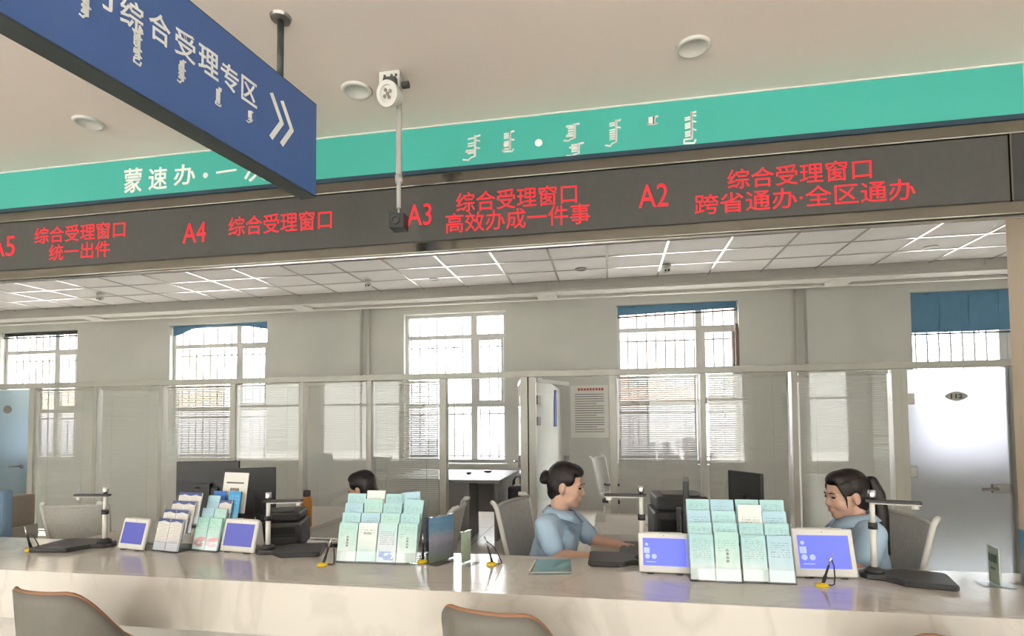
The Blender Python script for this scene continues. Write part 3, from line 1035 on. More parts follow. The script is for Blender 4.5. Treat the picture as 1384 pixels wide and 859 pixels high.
MB().box(p.x - 0.055, p.x + 0.035, p.y - 0.03, p.y - 0.026, p.z - 0.075, p.z - 0.001).box(p.x - 0.055, p.x + 0.035, p.y - 0.026, p.y + 0.05, p.z - 0.005, p.z - 0.001).build('bracket', M_offw, sp)
for dx in (-0.03, 0.0, 0.02):
    MB().lathe([(0, 0), (0.006, 0), (0.006, 0.002), (0, 0.002)], 10, Matrix.Translation((p.x + dx, p.y - 0.030, p.z - 0.022)) @ Matrix.Rotation(R(90), 4, 'X')).build('bracket_hole', M_dark, sp)
hc = PY(525, 127, p.y - 0.085)
mt = Matrix.Translation(hc) @ Matrix.Rotation(R(-15), 4, 'Z') @ Matrix.Rotation(R(105), 4, 'X')
hd = MB().lathe([(0.0, -0.06), (0.03, -0.06), (0.042, -0.03), (0.050, 0.0), (0.050, 0.012), (0.034, 0.012), (0.032, 0.004), (0.0, 0.004)], 28, mt).build('lamp_head', M_white, sp, smooth=False)
for a in range(5):
    q = V(0, 0, 0) if a == 4 else V(0.017 * math.cos(a * PI / 2 + 0.4), 0.017 * math.sin(a * PI / 2 + 0.4), 0)
    MB().ell(q + V(0, 0, 0.008), (0.0075, 0.0075, 0.006), n=10, k=6).build('led_lens', M_lens, hd, world=False).matrix_local = Matrix.Translation(-ORG[sp.name]) @ mt
MB().box(p.x - 0.03, p.x + 0.03, p.y - 0.06, p.y - 0.03, p.z - 0.10, p.z - 0.04).build('knuckle', M_dark, sp, bevel=0.01)
MB().lathe([(0, 0), (0.014, 0), (0.014, 0.03), (0, 0.03)], 12, Matrix.Translation((p.x + 0.035, p.y, p.z - 0.05)) @ Matrix.Rotation(R(90), 4, 'Y')).build('bolt', M_dark, sp)
q = PY(539, 300, p.y)
M_pole = mat('grey_painted_tube', 'BAB8B4', 0.45)
cp = empty('camera_pole', (q.x, q.y, CE))
tag(cp, 'grey ceiling pole with small black box camera hanging before display', 'camera')
MB().tube([V(q.x, q.y, CE - 0.002), V(q.x, q.y, 2.42)], 0.0125, 12).build('upper_tube', M_pole, cp, smooth=True)
MB().tube([V(q.x, q.y, 2.42), V(q.x, q.y, q.z + 0.06)], 0.0095, 12).build('lower_tube', M_pole, cp, smooth=True)
MB().tube([V(q.x, q.y, 2.435), V(q.x, q.y, 2.405)], 0.016, 12).build('collar', M_pole, cp, smooth=True)
MB().tube([V(q.x, q.y, q.z + 0.062), V(q.x, q.y, q.z + 0.025)], 0.006, 8).build('swivel', M_chrome, cp, smooth=True)
cc = MB().box(q.x - 0.032, q.x + 0.032, q.y - 0.03, q.y + 0.03, q.z - 0.034, q.z + 0.03).build('camera_box', M_black, cp, bevel=0.004)
MB().lathe([(0, 0), (0.018, 0), (0.018, 0.012), (0.012, 0.012), (0.010, 0.006), (0, 0.006)], 16, Matrix.Translation((q.x, q.y - 0.030, q.z - 0.002)) @ Matrix.Rotation(R(90), 4, 'X')).build('lens', M_dark, cc)
lab = ['small white turret camera on tiled ceiling, leftmost', 'small white turret camera on tiled ceiling, middle one', 'small white turret camera on tiled ceiling, rightmost']
for i, (px, py) in enumerate(((136, 397), (498, 379), (901, 358))):
    p = PZ(px, py, OC - 0.004)
    rt = empty('turret_camera', p)
    tag(rt, lab[i], 'camera', 'turret cameras on the office ceiling')
    MB().lathe([(0, 0), (0.05, 0), (0.05, -0.025), (0.035, -0.04), (0, -0.04)], 18, Matrix.Translation(p)).build('base', M_offw, rt, smooth=True)
    MB().ell(p + V(0, 0, -0.06), (0.045, 0.045, 0.04)).build('ball', M_offw, rt, smooth=True)
    for dx in (-0.016, 0.016):
        MB().ell(p + V(dx, -0.036, -0.07), (0.012, 0.012, 0.012), n=8, k=6).build('lens', M_black, rt, smooth=True)
lab = ['small white ring light in tiled ceiling, left of middle', 'small white ring light in tiled ceiling near the column', 'dull grey round sensor in tiled ceiling']
for i, (px, py) in enumerate(((587, 377), (1257, 334), (785, 363))):
    p = PZ(px, py, OC + 0.003)
    rt = empty('ring_light', p)
    tag(rt, lab[i], 'lamp')
    MB().lathe([(0.05, 0.0), (0.07, 0.0), (0.068, -0.012), (0.056, -0.014), (0.05, -0.006)], 24, Matrix.Translation(p)).build('ring', M_white if i < 2 else M_deskg, rt, smooth=True)
    MB().lathe([(0, -0.001), (0.0495, -0.001), (0.0495, -0.004), (0, -0.004)], 24, Matrix.Translation(p)).build('lens', M_lens if i < 2 else M_deskg, rt)
# white cable loop between display and column
p1, p2, p3 = PY(1352, 300, 2.64), PY(1362, 288, 2.63), PY(1384, 283, 2.62)
cb = MB().tube([p1 + V(0, 0.03, -0.01), p1, (p1 + p2) / 2 + V(-0.004, 0, 0.008), p2 + V(0.01, 0, 0.004), (p2 + p3) / 2 + V(0, 0, 0.006), p3, p3 + V(0.12, 0, -0.01)], 0.008, 8).build('cable', M_white, smooth=True)
tag(origin_to(cb, p2), 'white cable looping under the display onto the column', 'cable')
tk = struct(box_obj('trim_duct', 1.99, 2.5, 2.80, 2.858, 2.18, 2.26, M_offw), 'white cable duct beside the column')

# ================================================================== COUNTER AND FURNITURE
HC = 0.78
YC0, YC1 = 1.972, 2.545
XC0, XC1 = -6.5, 1.98
ct = empty('service_counter', (-1.5, 2.25, 0))
tag(ct, 'long white marble service counter with recessed front panel', 'counter')
MB().box(XC0, XC1, YC0 + 0.03, YC1, HC - 0.04, HC).build('worktop', M_marble, ct)
MB().box(XC0, XC1, YC0, YC0 + 0.03, HC - 0.205, HC).build('apron', M_marble, ct, bevel=0.002)
MB().box(XC0, XC1, YC0 + 0.22, YC0 + 0.25, 0.08, HC - 0.041).build('front_panel', M_marble, ct)
MB().box(XC0, XC1, YC0 + 0.26, YC0 + 0.29, 0, 0.08).build('plinth', M_hinge, ct)
for x in (XC0, -4.0, -1.15, XC1 - 0.04):
    MB().box(x, x + 0.04, YC0 + 0.255, YC1 - 0.02, 0.08, HC - 0.041).build('support_panel', M_desk, ct)
# staff desks standing across, behind the counter
def staff_desk(x0, x1, y0, y1, label):
    rt = empty('staff_desk', ((x0 + x1) / 2, (y0 + y1) / 2, 0))
    tag(rt, label, 'desk')
    MB().box(x0, x1, y0, y1, 0.69, 0.72).build('desk_top', M_desk, rt, bevel=0.004)
    MB().box((x0 + x1) / 2 - 0.015, (x0 + x1) / 2 + 0.015, y0 + 0.05, y1 - 0.05, 0.15, 0.688).build('middle_panel', M_desk, rt)
    for x in (x0 + 0.02, x1 - 0.06):
        for y in (y0 + 0.03, y1 - 0.07):
            MB().box(x, x + 0.04, y, y + 0.04, 0, 0.689).build('leg', M_hinge, rt)
    return rt
DA = staff_desk(-0.12, 0.98, 2.58, 4.15, 'pale staff desk between the two women in blue shirts')
DB = staff_desk(-3.15, -1.95, 2.62, 4.2, 'pale staff desk under the pair of dark monitors')

# ---- mesh office chairs
def office_chair(label, loc, rz, back_h=0.5, back_w=0.46, frame=M_white, seatz=0.46, tilt=12, arms=True, backtop=0.97, mesh_m=M_mesh, group='mesh office chairs', rail=None):
    """faces local +x; curved mesh back in a white frame, hooked at the top corners"""
    rt = empty('office_chair', loc, rz)
    tag(rt, label, 'chair', group)
    t = math.tan(R(tilt))
    z0, z1 = backtop - back_h, backtop
    def bp(s, q):                       # s -1..1 across, q 0..1 up
        z = z0 + (z1 - z0) * q
        w = back_w / 2 * (0.86 + 0.14 * q)
        return V(-0.22 - (z - z0) * t - 0.045 * (1 - s * s), s * w, z)
    n, k = 10, 8
    fr = [bp(-1 + 2 * i / n, j / k) for j in range(k + 1) for i in range(n + 1)]
    m_ = MB()
    N_ = len(fr)
    m_.add(fr + [p + V(-0.012, 0, 0) for p in fr], [(j * (n + 1) + i, j * (n + 1) + i + 1, (j + 1) * (n + 1) + i + 1, (j + 1) * (n + 1) + i) for j in range(k) for i in range(n)] +
           [(N_ + j * (n + 1) + i, N_ + (j + 1) * (n + 1) + i, N_ + (j + 1) * (n + 1) + i + 1, N_ + j * (n + 1) + i + 1) for j in range(k) for i in range(n)])
    m_.build('backrest', mesh_m, rt, world=False, smooth=True)
    for s in (-1, 1):
        pts = [bp(s, q / 6) + V(-0.006, s * 0.008, 0) for q in range(7)]
        pts = [pts[0] + V(0.03, -s * 0.05, -0.04)] + pts + [pts[-1] + V(-0.02, -s * 0.012, 0.022), pts[-1] + V(-0.045, -s * 0.04, 0.026)]
        MB().tube(pts, 0.013, 8).build('back_frame', frame, rt, world=False, smooth=True)
    MB().tube([bp(-1 + 2 * i / 8, 1) + V(-0.006, 0, 0.004) for i in range(9)], 0.011, 8).build('top_rail', rail or frame, rt, world=False, smooth=True)
    MB().tube([bp(-1 + 2 * i / 8, 0) + V(-0.006, 0, 0) for i in range(9)], 0.011, 8).build('bottom_rail', frame, rt, world=False, smooth=True)
    MB().tube([bp(0, 0) + V(-0.01, 0, 0.05), V(-0.27, 0, z0 - 0.05), V(-0.16, 0, seatz - 0.09), V(0.0, 0, seatz - 0.085)], 0.022, 8).build('spine', frame, rt, world=False, smooth=True)
    MB().box(-0.20, 0.26, -0.235, 0.235, seatz - 0.055, seatz).build('seat', M_dark, rt, world=False, bevel=0.025, seg=3)
    MB().tube([(0, 0, 0.10), (0, 0, seatz - 0.056)], 0.026, 10).build('gas_lift', M_dark, rt, world=False, smooth=True)
    for i in range(5):
        w = 2 * PI * i / 5 + 0.3
        MB().tube([(0, 0, 0.11), (0.16 * math.cos(w), 0.16 * math.sin(w), 0.10), (0.29 * math.cos(w), 0.29 * math.sin(w), 0.075)], 0.02, 6, 0.014).build('base_leg', frame, rt, world=False, smooth=True)
        MB().lathe([(0, -0.018), (0.028, -0.018), (0.030, 0), (0.028, 0.018), (0, 0.018)], 12, Matrix.Translation((0.29 * math.cos(w), 0.29 * math.sin(w), 0.030)) @ Matrix.Rotation(w, 4, 'Z') @ Matrix.Rotation(R(90), 4, 'X')).build('castor', M_black, rt, world=False, smooth=True)
    if arms:
        for s in (-1, 1):
            MB().tube([(-0.10, s * 0.20, seatz - 0.06), (-0.08, s * 0.27, seatz - 0.03), (-0.06, s * 0.275, seatz + 0.17)], 0.014, 8).build('arm_post', frame, rt, world=False, smooth=True)
            MB().box(-0.14, 0.12, s * 0.275 - 0.03, s * 0.275 + 0.03, seatz + 0.17, seatz + 0.195).build('arm_pad', M_dark, rt, world=False, bevel=0.01)
    return rt
def anchored_chair(label, px, py, y, rz, s, back_h, back_w, tilt=12, **kw):
    """chair whose upper back corner on side s stands at the given point"""
    P_ = PY(px, py, y)
    lx = -0.22 - back_h * math.tan(R(tilt)) - 0.02
    ly = s * back_w / 2
    loc = (P_.x - (lx * math.cos(rz) - ly * math.sin(rz)), P_.y - (lx * math.sin(rz) + ly * math.cos(rz)), 0)
    return office_chair(label, loc, rz, back_h=back_h, back_w=back_w, tilt=tilt, backtop=P_.z - 0.02, rail=M_mesh, **kw)
anchored_chair('white framed grey mesh chair behind the woman with a hair bun', 669, 682, 2.88, R(-12), -1, 0.46, 0.46, arms=False)
anchored_chair('white framed grey mesh chair behind the woman with a ponytail', 1264, 704, 2.72, R(184), 1, 0.44, 0.46, arms=False)
anchored_chair('empty grey mesh chair at the left behind the counter', 57, 681, 3.05, R(104), 1, 0.5, 0.40, arms=True)
anchored_chair('grey mesh chair with pale top rail behind the middle leaflets', 611, 688, 3.1, R(186), 1, 0.44, 0.46, arms=False)
# room behind the second doorway
anchored_chair('pale swivel chair inside the room with the wall notice', 799, 618, 6.9, R(-20), -1, 0.44, 0.42, arms=True)

# ---- bucket chairs in front of the counter
def bucket_chair(label, loc, rz):
    """faces local +y; upholstered shell whose rim falls from the back to the arms, tan piping, wooden legs"""
    rt = empty('bucket_chair', loc, rz)
    tag(rt, label, 'chair', 'bucket chairs in front of the counter')
    rx, ry = 0.185, 0.175
    def pt(a, q, out):
        # a -1..1 around the back, q 0..1 up
        w = a * R(118)
        k = max(0.0, (abs(a) - 0.26) / 0.74)
        ztop = 0.83 - 0.28 * (k * k * (3 - 2 * k)) * (0.75 + 0.25 * k)
        z = 0.42 + (ztop - 0.42) * q
        e = 0.86 + 0.16 * q + (0.02 if out else 0.0)
        cs, sn_ = math.cos(w), math.sin(w)
        pw = 0.82
        x = math.copysign(abs(sn_) ** pw, sn_) * (rx + (0.016 if out else 0)) * e
        y = -math.copysign(abs(cs) ** pw, cs) * (ry + (0.016 if out else 0)) * e
        return V(x, y, z)
    n, k = 36, 8
    outer = [pt(-1 + 2 * i / n, j / k, True) for j in range(k + 1) for i in range(n + 1)]
    inner = [pt(-1 + 2 * i / n, j / k, False) for j in range(k + 1) for i in range(n + 1)]
    W_ = n + 1
    fs = [(j * W_ + i, j * W_ + i + 1, (j + 1) * W_ + i + 1, (j + 1) * W_ + i) for j in range(k) for i in range(n)]
    o_ = len(outer)
    fs += [(o_ + a, o_ + d, o_ + c, o_ + b_) for (a, b_, c, d) in fs]
    fs += [(k * W_ + i, k * W_ + i + 1, o_ + k * W_ + i + 1, o_ + k * W_ + i) for i in range(n)]
    fs += [(i, o_ + i, o_ + i + 1, i + 1) for i in range(n)]
    for i in (0, n):
        fs += [(j * W_ + i, (j + 1) * W_ + i, o_ + (j + 1) * W_ + i, o_ + j * W_ + i) for j in range(k)]
    MB().add(outer + inner, fs).build('shell', M_shell, rt, world=False, smooth=True)
    MB().tube([(pt(-1 + 2 * i / n, 1, True) + pt(-1 + 2 * i / n, 1, False)) / 2 + V(0, 0, 0.001) for i in range(n + 1)], 0.0075, 8).build('piping', M_rim, rt, world=False, smooth=True)
    MB().lathe([(0, 0.40), (0.15, 0.40), (0.165, 0.43), (0.16, 0.46), (0.13, 0.475), (0, 0.478)], 28).build('seat', M_shell, rt, world=False, smooth=True)
    for sx in (-1, 1):
        for sy in (-1, 1):
            MB().tube([(sx * 0.13, sy * 0.13, 0.40), (sx * 0.20, sy * 0.20, 0.0)], 0.018, 8, 0.011).build('leg', M_wood, rt, world=False, smooth=True)
    return rt
bucket_chair('grey bucket chair with tan piping at the left end of the counter', (-1.93, 1.76, 0), R(-6))
bucket_chair('grey bucket chair with tan piping at the middle of the counter', (-0.345, 1.80, 0), R(-12))
bucket_chair('grey bucket chair at the right, only its tan rim showing', (0.965, 1.78, 0), R(-8))

# ================================================================== THINGS ON THE COUNTER
def face_yaw(p):
    """yaw that turns a thing's -y side towards the people standing at the counter in front of it"""
    return 0.0
# ---- pens on yellow bases
def counter_pen(label, px, py, lean, rz):
    p = PZ(px, py, HC)
    rt = empty('counter_pen', p, rz)
    tag(rt, label, 'pen', 'tethered pens on the counter')
    MB().lathe([(0, 0), (0.022, 0), (0.0235, 0.004), (0.021, 0.010), (0.012, 0.014), (0, 0.015)], 20).build('base', M_yellow, rt, world=False, smooth=True)
    L = 0.115
    d = V(math.sin(lean), 0, math.cos(lean))
    MB().tube([V(0.004, 0, 0.012), V(0.004, 0, 0.012) + d * 0.03], 0.0065, 8).build('holder', M_black, rt, world=False, smooth=True)
    pn = MB().tube([V(0.004, 0, 0.012) + d * 0.03, V(0.004, 0, 0.012) + d * (L * 0.6)], 0.0045, 8).build('pen_barrel', M_black, rt, world=False, smooth=True)
    MB().tube([V(0.004, 0, 0.012) + d * (L * 0.6), V(0.004, 0, 0.012) + d * L], 0.0042, 8, 0.003).build('pen_grip', M_chrome, pn, world=False, smooth=True)
    e = V(0.004, 0, 0.012) + d * (L * 0.85)
    MB().tube([e, e * 0.6 + V(0.026, 0.008, 0.012), e * 0.25 + V(0.040, 0.010, 0.008), V(0.046, 0.010, 0.006), V(0.036, 0.006, 0.004), V(0.020, 0.003, 0.006)], 0.0028, 6).build('cord', M_black, rt, world=False, smooth=True)
    return rt
counter_pen('pen on yellow base at the far left end of the counter', 41, 744, R(-22), 0)
counter_pen('pen on yellow base between black scanner and leaflet rack', 436, 764, R(18), R(8))
counter_pen('pen on yellow base tucked beside the blue acrylic stand', 571, 760, R(2), R(90))
counter_pen('pen on yellow base standing alone left of the teal folder', 664, 763, R(-17), 0)
counter_pen('pen on yellow base before the rightmost tablet', 1111, 792, R(18), 0)

# ---- document scanners: mat, post, arm with camera head
def scanner(label, px, py, rz, flip, length=0.27, width=0.24, ph=0.29):
    """post at the origin, mat and arm along local +x; flip mirrors the mat to the other side of the post"""
    p = PZ(px, py, HC)
    rt = empty('document_scanner', p, rz)
    tag(rt, label, 'scanner', 'document scanners on the counter')
    f = flip
    poly = [(0.0, -0.05 * f), (0.05, -0.06 * f), (0.08, -0.09 * f), (0.10, -0.10 * f), (length, -0.10 * f), (length + 0.012, -0.085 * f), (length + 0.012, (width - 0.115) * f), (length, (width - 0.10) * f), (0.085, (width - 0.10) * f), (0.03, 0.05 * f), (-0.03, 0.045 * f), (-0.05, 0.02 * f), (-0.05, -0.02 * f), (-0.03, -0.045 * f)]
    MB().prism(poly, 'z', 0.0, 0.022).build('base_mat', M_black, rt, world=False, bevel=0.006)
    MB().lathe([(0, 0.022), (0.035, 0.022), (0.030, 0.034), (0.016, 0.042), (0, 0.042)], 18).build('post_socket', M_black, rt, world=False, smooth=True)
    MB().tube([(0, 0, 0.04), (0, 0, ph * 0.62)], 0.0115, 14).build('post', M_white, rt, world=False, smooth=True)
    MB().tube([(0, 0, ph * 0.60), (0, 0, ph * 0.68)], 0.0165, 14).build('clamp_ring', M_black, rt, world=False, smooth=True)
    MB().tube([(0, 0, ph * 0.68), (0, 0, ph * 0.93)], 0.0095, 14).build('upper_post', M_white, rt, world=False, smooth=True)
    arm = MB().box(-0.022, 0.16, -0.014, 0.014, ph * 0.93, ph * 0.93 + 0.012).build('arm', M_black, rt, world=False, bevel=0.003)
    MB().box(0.0, 0.16, -0.013, 0.013, ph * 0.93 - 0.005, ph * 0.93 - 0.0005).build('arm_underside', M_white, arm, world=False, bevel=0.002)
    MB().lathe([(0, 0), (0.012, 0), (0.013, -0.012), (0.008, -0.014), (0, -0.014)], 16, Matrix.Translation((0.14, 0, ph * 0.93 - 0.0055))).build('camera_head', M_white, arm, world=False, smooth=True)
    MB().tube([(0, 0, ph * 0.93 + 0.0125), (0, 0, ph * 0.93 + 0.02)], 0.009, 14).build('knob_neck', M_black, rt, world=False, smooth=True)
    MB().lathe([(0, 0), (0.013, 0), (0.014, 0.003), (0.014, 0.026), (0.011, 0.029), (0, 0.029)], 16, Matrix.Translation((0, 0, ph * 0.93 + 0.02))).build('knob', M_chrome, rt, world=False, smooth=True)
    return rt
scanner('black document scanner with white post at the far left', 141, 738, R(188), 1, ph=0.275)
scanner('black document scanner with white post beside the left printer', 362, 747, R(18), -1, ph=0.26, length=0.25, width=0.22)
scanner('black document scanner behind the tablet beside the hair bun woman', 868, 760, R(180), -1, length=0.22, width=0.2, ph=0.31)
scanner('black document scanner with white post at the right end', 1182, 780, R(-16), -1, ph=0.315, length=0.235, width=0.2)

# ---- rating tablets
def tablet(label, pxl, pxr, py, w, h, rz, screen, icons):
    a, b_ = PZ(pxl, py, HC), PZ(pxr, py, HC)
    c_ = (a + b_) / 2
    rt = empty('rating_tablet', c_ + V(0, 0.02, 0), rz)
    tag(rt, label, 'tablet', 'rating tablets on the counter')
    m4 = Matrix.Translation((0, 0, 0.004)) @ Matrix.Rotation(R(-14), 4, 'X')
    rt2 = MB().box(-w / 2, w / 2, -0.008, 0.008, 0.0, h, m4).build('case', M_white, rt, world=False, bevel=0.006, seg=3)
    s = MB().box(-w / 2 + w * 0.085, w / 2 - w * 0.085, -0.0095, -0.0078, h * 0.17, h * 0.86, m4).build('screen', screen, rt, world=False)
    MB().lathe([(0, 0), (0.002, 0), (0.002, 0.0006), (0, 0.0006)], 8, m4 @ Matrix.Translation((0, -0.008, h * 0.93)) @ Matrix.Rotation(R(90), 4, 'X')).build('camera_dot', M_black, rt, world=False)
    MB().add([m4 @ V(-w * 0.38, 0.009, h * 0.3), m4 @ V(w * 0.38, 0.009, h * 0.3), m4 @ V(w * 0.38, 0.009, h * 1.04), m4 @ V(-w * 0.38, 0.009, h * 1.04), V(-w * 0.40, 0.095, 0.004), V(w * 0.40, 0.095, 0.004), V(w * 0.40, 0.075, h * 0.9), V(-w * 0.40, 0.075, h * 0.9)],
             [(0, 3, 2, 1), (4, 5, 6, 7), (0, 1, 5, 4), (1, 2, 6, 5), (2, 3, 7, 6), (3, 0, 4, 7)]).build('rear_housing', M_offw, rt, world=False, bevel=0.006)
    for sx in (-0.28, 0.28):
        MB().box(sx * w - 0.012, sx * w + 0.012, -0.010, 0.02, 0.0, 0.004).build('foot', M_dark, rt, world=False)
    if icons:
        ic = MB()
        def disc(x, z, r_):
            ic.add([m4 @ V(x + r_ * math.cos(2 * PI * i / 12), -0.0100, z + r_ * math.sin(2 * PI * i / 12)) for i in range(12)] + [m4 @ V(x + r_ * math.cos(2 * PI * i / 12), -0.0096, z + r_ * math.sin(2 * PI * i / 12)) for i in range(12)], [tuple(range(12)), tuple(range(23, 11, -1))] + [(i, (i + 1) % 12, 12 + (i + 1) % 12, 12 + i) for i in range(12)])
        disc(-w * 0.34, h * 0.70, w * 0.032)
        ic.box(-w * 0.395, -w * 0.285, -0.0100, -0.0096, h * 0.48, h * 0.62, m4)
        ic.build('portrait_icon', M_icon, s, world=False)['kind'] = 'stuff'
        ic = MB()
        disc(-w * 0.33, h * 0.40, w * 0.05)
        ic.build('round_icon', M_icon, s, world=False)
        ic = MB()
        disc(-w * 0.20, h * 0.40, w * 0.05)
        ic.build('round_icon', M_icon, s, world=False)
        MB().box(-w * 0.36, -w * 0.17, -0.0100, -0.0096, h * 0.255, h * 0.275, m4).build('caption_bar', M_icon, s, world=False)
    return rt
tablet('white tablet with dim blue screen left of the white leaflets', 147, 197, 744, 0.178, 0.150, R(-10), M_screenblue2, False)
tablet('white tablet with dim blue screen right of the left leaflets', 288, 345, 748, 0.205, 0.155, R(-8), M_screenblue2, False)
tablet('white tablet with bright blue screen beside the hair bun woman', 864, 935, 777, 0.205, 0.158, R(0), M_screenblue, True)
tablet('white tablet with bright blue screen before the ponytailed woman', 1080, 1160, 783, 0.232, 0.185, R(4), M_screenblue, True)

# ---- leaflet racks and leaflets
LW = {}
def leaf_mats():
    LW['teal'] = print_mat('leaflet_teal', 'C4E0E4', '6E9698', 'ACD6DA', 'E8F0F1', lines=22, y0=0.45, y1=0.9, density=0.5)
    LW['mint'] = print_mat('leaflet_mint', 'CBE4E0', '6E948E', 'B2DAD4', 'E8F1F0', lines=18, y0=0.6, y1=0.9, density=0.45)
    LW['pale'] = print_mat('leaflet_pale', 'DDE8E4', '6E8C86', 'E6ECE8', 'BFE0DC', lines=16, y0=0.68, y1=0.86, density=0.5)
    LW['white'] = print_mat('leaflet_white', 'E8E4DE', '8C8A88', 'E6E4E2', 'E2E0EE', lines=26, y0=0.2, y1=0.82, density=0.6)
    LW['sky'] = print_mat('leaflet_sky', 'BFDCE8', '6A90A4', 'AED2E2', 'D8E8EE', lines=20, y0=0.5, y1=0.88, density=0.5)
    LW['blue'] = print_mat('leaflet_blue', '3E78C4', 'CFE0F0', '3A74C0', '6AA0D8', lines=12, y0=0.4, y1=0.7, density=0.35)
    LW['cyan'] = print_mat('leaflet_cyan', '58A8D8', 'E4F0F6', '3E9AD2', '8CC8E4', lines=10, y0=0.3, y1=0.8, density=0.4)
    LW['rose'] = print_mat('leaflet_rose', 'BFE2DC', '708E88', 'A6DACE', 'D8ECEC', lines=20, y0=0.55, y1=0.9, density=0.5, picture=('DFA8B0', 0.08, 0.36))
    LW['flower'] = print_mat('leaflet_flower', 'DDE6EE', '7A8896', 'BFDEE0', 'D8E4F0', lines=22, y0=0.42, y1=0.8, density=0.55, picture=('6E8AD8', 0.05, 0.26))
leaf_mats()
M_navyband = mat('navy_band', '48588C', 0.4)
CW = {'teal': 'teal', 'mint': 'mint green', 'pale': 'pale white-green', 'white': 'white navy-headed', 'sky': 'pale blue', 'blue': 'bright blue', 'cyan': 'cyan picture', 'rose': 'teal and rose', 'flower': 'pale blue-flowered'}
TIER = ['front tier', 'second tier', 'third tier', 'top tier']
def rack(label, origin, rz, ncol, cw, ntier, lh, grid, short, zstep=0.040, ystep=0.029, tilt=13, lowlip=0.045):
    """stepped acrylic rack facing local -y; grid[tier][col] names the leaflet there or None"""
    rt = empty('leaflet_rack', origin, rz)
    tag(rt, label, 'rack')
    W_ = ncol * cw
    t = R(-tilt)
    for k in range(ntier + 1):
        m4 = Matrix.Translation((0, ystep * k, 0.006 + zstep * k)) @ Matrix.Rotation(t, 4, 'X')
        MB().box(-W_ / 2, W_ / 2, 0, 0.0025, 0, lowlip if k == 0 else min(lh * 0.62, 0.12), m4).build('tier_panel', M_acryl, rt, world=False)
        if k < ntier:
            MB().box(-W_ / 2, W_ / 2, 0.003, ystep - 0.001, -0.002, 0, m4).build('tier_floor', M_acryl, rt, world=False)
    MB().box(-W_ / 2 - 0.003, W_ / 2 + 0.003, 0.0, ystep * (ntier + 1) + 0.03, 0.0, 0.003).build('base_plate', M_acryl, rt, world=False)
    for sx in (-1, 1):
        xx = sx * (W_ / 2 + 0.0015)
        MB().prism([(0.0, 0.004), (ystep * (ntier + 1) + 0.02, 0.004), (ystep * (ntier + 1) + 0.04, zstep * ntier + 0.10), (0.02, 0.05)], 'x', xx - 0.0014, xx + 0.0014).build('side_panel', M_acryl, rt, world=False)
    Rz = Matrix.Translation(origin) @ Matrix.Rotation(rz, 4, 'Z')
    cols = {1: [''], 2: ['left column', 'right column'], 3: ['left column', 'middle column', 'right column'], 4: ['first column', 'second column', 'third column', 'fourth column']}[ncol]
    for k in range(ntier):
        for c_ in range(ncol):
            kind = grid[k][c_]
            if kind is None:
                continue
            dx, dh, rot = 0.0, 0.0, 0.0
            if isinstance(kind, tuple):
                kind, dx, dh, rot = kind
            w_ = cw * 0.94
            h_ = lh + dh
            th = 0.010 if k == 0 else 0.007
            o = MB().box(-w_ / 2, w_ / 2, 0, th, 0, h_).build('leaflet', LW[kind])
            m4 = Rz @ Matrix.Translation((-W_ / 2 + cw * (c_ + 0.5) + dx, ystep * k + 0.006, 0.0075 + zstep * k)) @ Matrix.Rotation(t, 4, 'X') @ Matrix.Rotation(rot, 4, 'Y')
            o.matrix_world = m4
            tag(o, '%s leaflet, %s %s of %s' % (CW[kind], TIER[k], cols[c_], short), 'leaflet', 'leaflets in the racks')
            if kind == 'white':
                MB().prism([(-w_ / 2, h_ * 0.88), (0, h_ * 0.93), (w_ / 2, h_ * 0.88), (w_ / 2, h_), (-w_ / 2, h_)], 'y', -0.0006, -0.0001).build('navy_header', M_navyband, o, world=False)
            elif k == 0 and kind in ('mint', 'pale'):
                g = MB()
                if kind == 'pale':
                    g2 = '告知单'
                    lettering(g, g2, V(0, -0.0002, h_ * 0.72), (1, 0, 0), (0, 0, 1), w_ * 0.42, h_ * 0.05, 0.0004)
                else:
                    for i, ch in enumerate('办事指南'):
                        lettering(g, ch, V(0, -0.0002, h_ * (0.62 - 0.075 * i)), (1, 0, 0), (0, 0, 1), w_ * 0.13, h_ * 0.06, 0.0004, 0.006)
                tag(g.build('title', M_greytext, o, world=False), kind='stuff')
    return rt
# middle rack
o = (PZ(452, 760, HC) + PZ(562, 763, HC)) / 2
rack('stepped acrylic rack of teal leaflets in the middle of the counter', o, R(2), 4, 0.0935, 4, 0.167,
     [['mint', 'pale', 'flower', 'mint'], ['teal', 'sky', 'mint', 'teal'], ['sky', ('mint', 0, 0.02, 0), 'teal', ('teal', -0.004, 0.02, 0.07)], ['teal', ('pale', 0, 0.015, 0), 'teal', ('sky', -0.004, 0.01, -0.09)]], 'the middle rack')
# right pair of racks
o = (PZ(934, 786, HC) + PZ(1003, 788, HC)) / 2
rack('left one of two acrylic leaflet racks between the bright tablets', o, R(-1), 2, 0.0945, 4, 0.17,
     [['teal', ('mint', 0, 0.012, 0)], ['teal', 'teal'], ['sky', 'teal'], ['teal', 'sky']], 'right-hand pair\'s left rack', zstep=0.042)
o = (PZ(1005, 788, HC) + PZ(1077, 790, HC)) / 2
rack('right one of two acrylic leaflet racks between the bright tablets', o, R(0), 2, 0.0945, 4, 0.17,
     [['teal', 'sky'], ['teal', 'teal'], [('pale', 0.004, 0.025, 0), 'sky'], ['teal', 'teal']], 'right-hand pair\'s right rack', zstep=0.042)
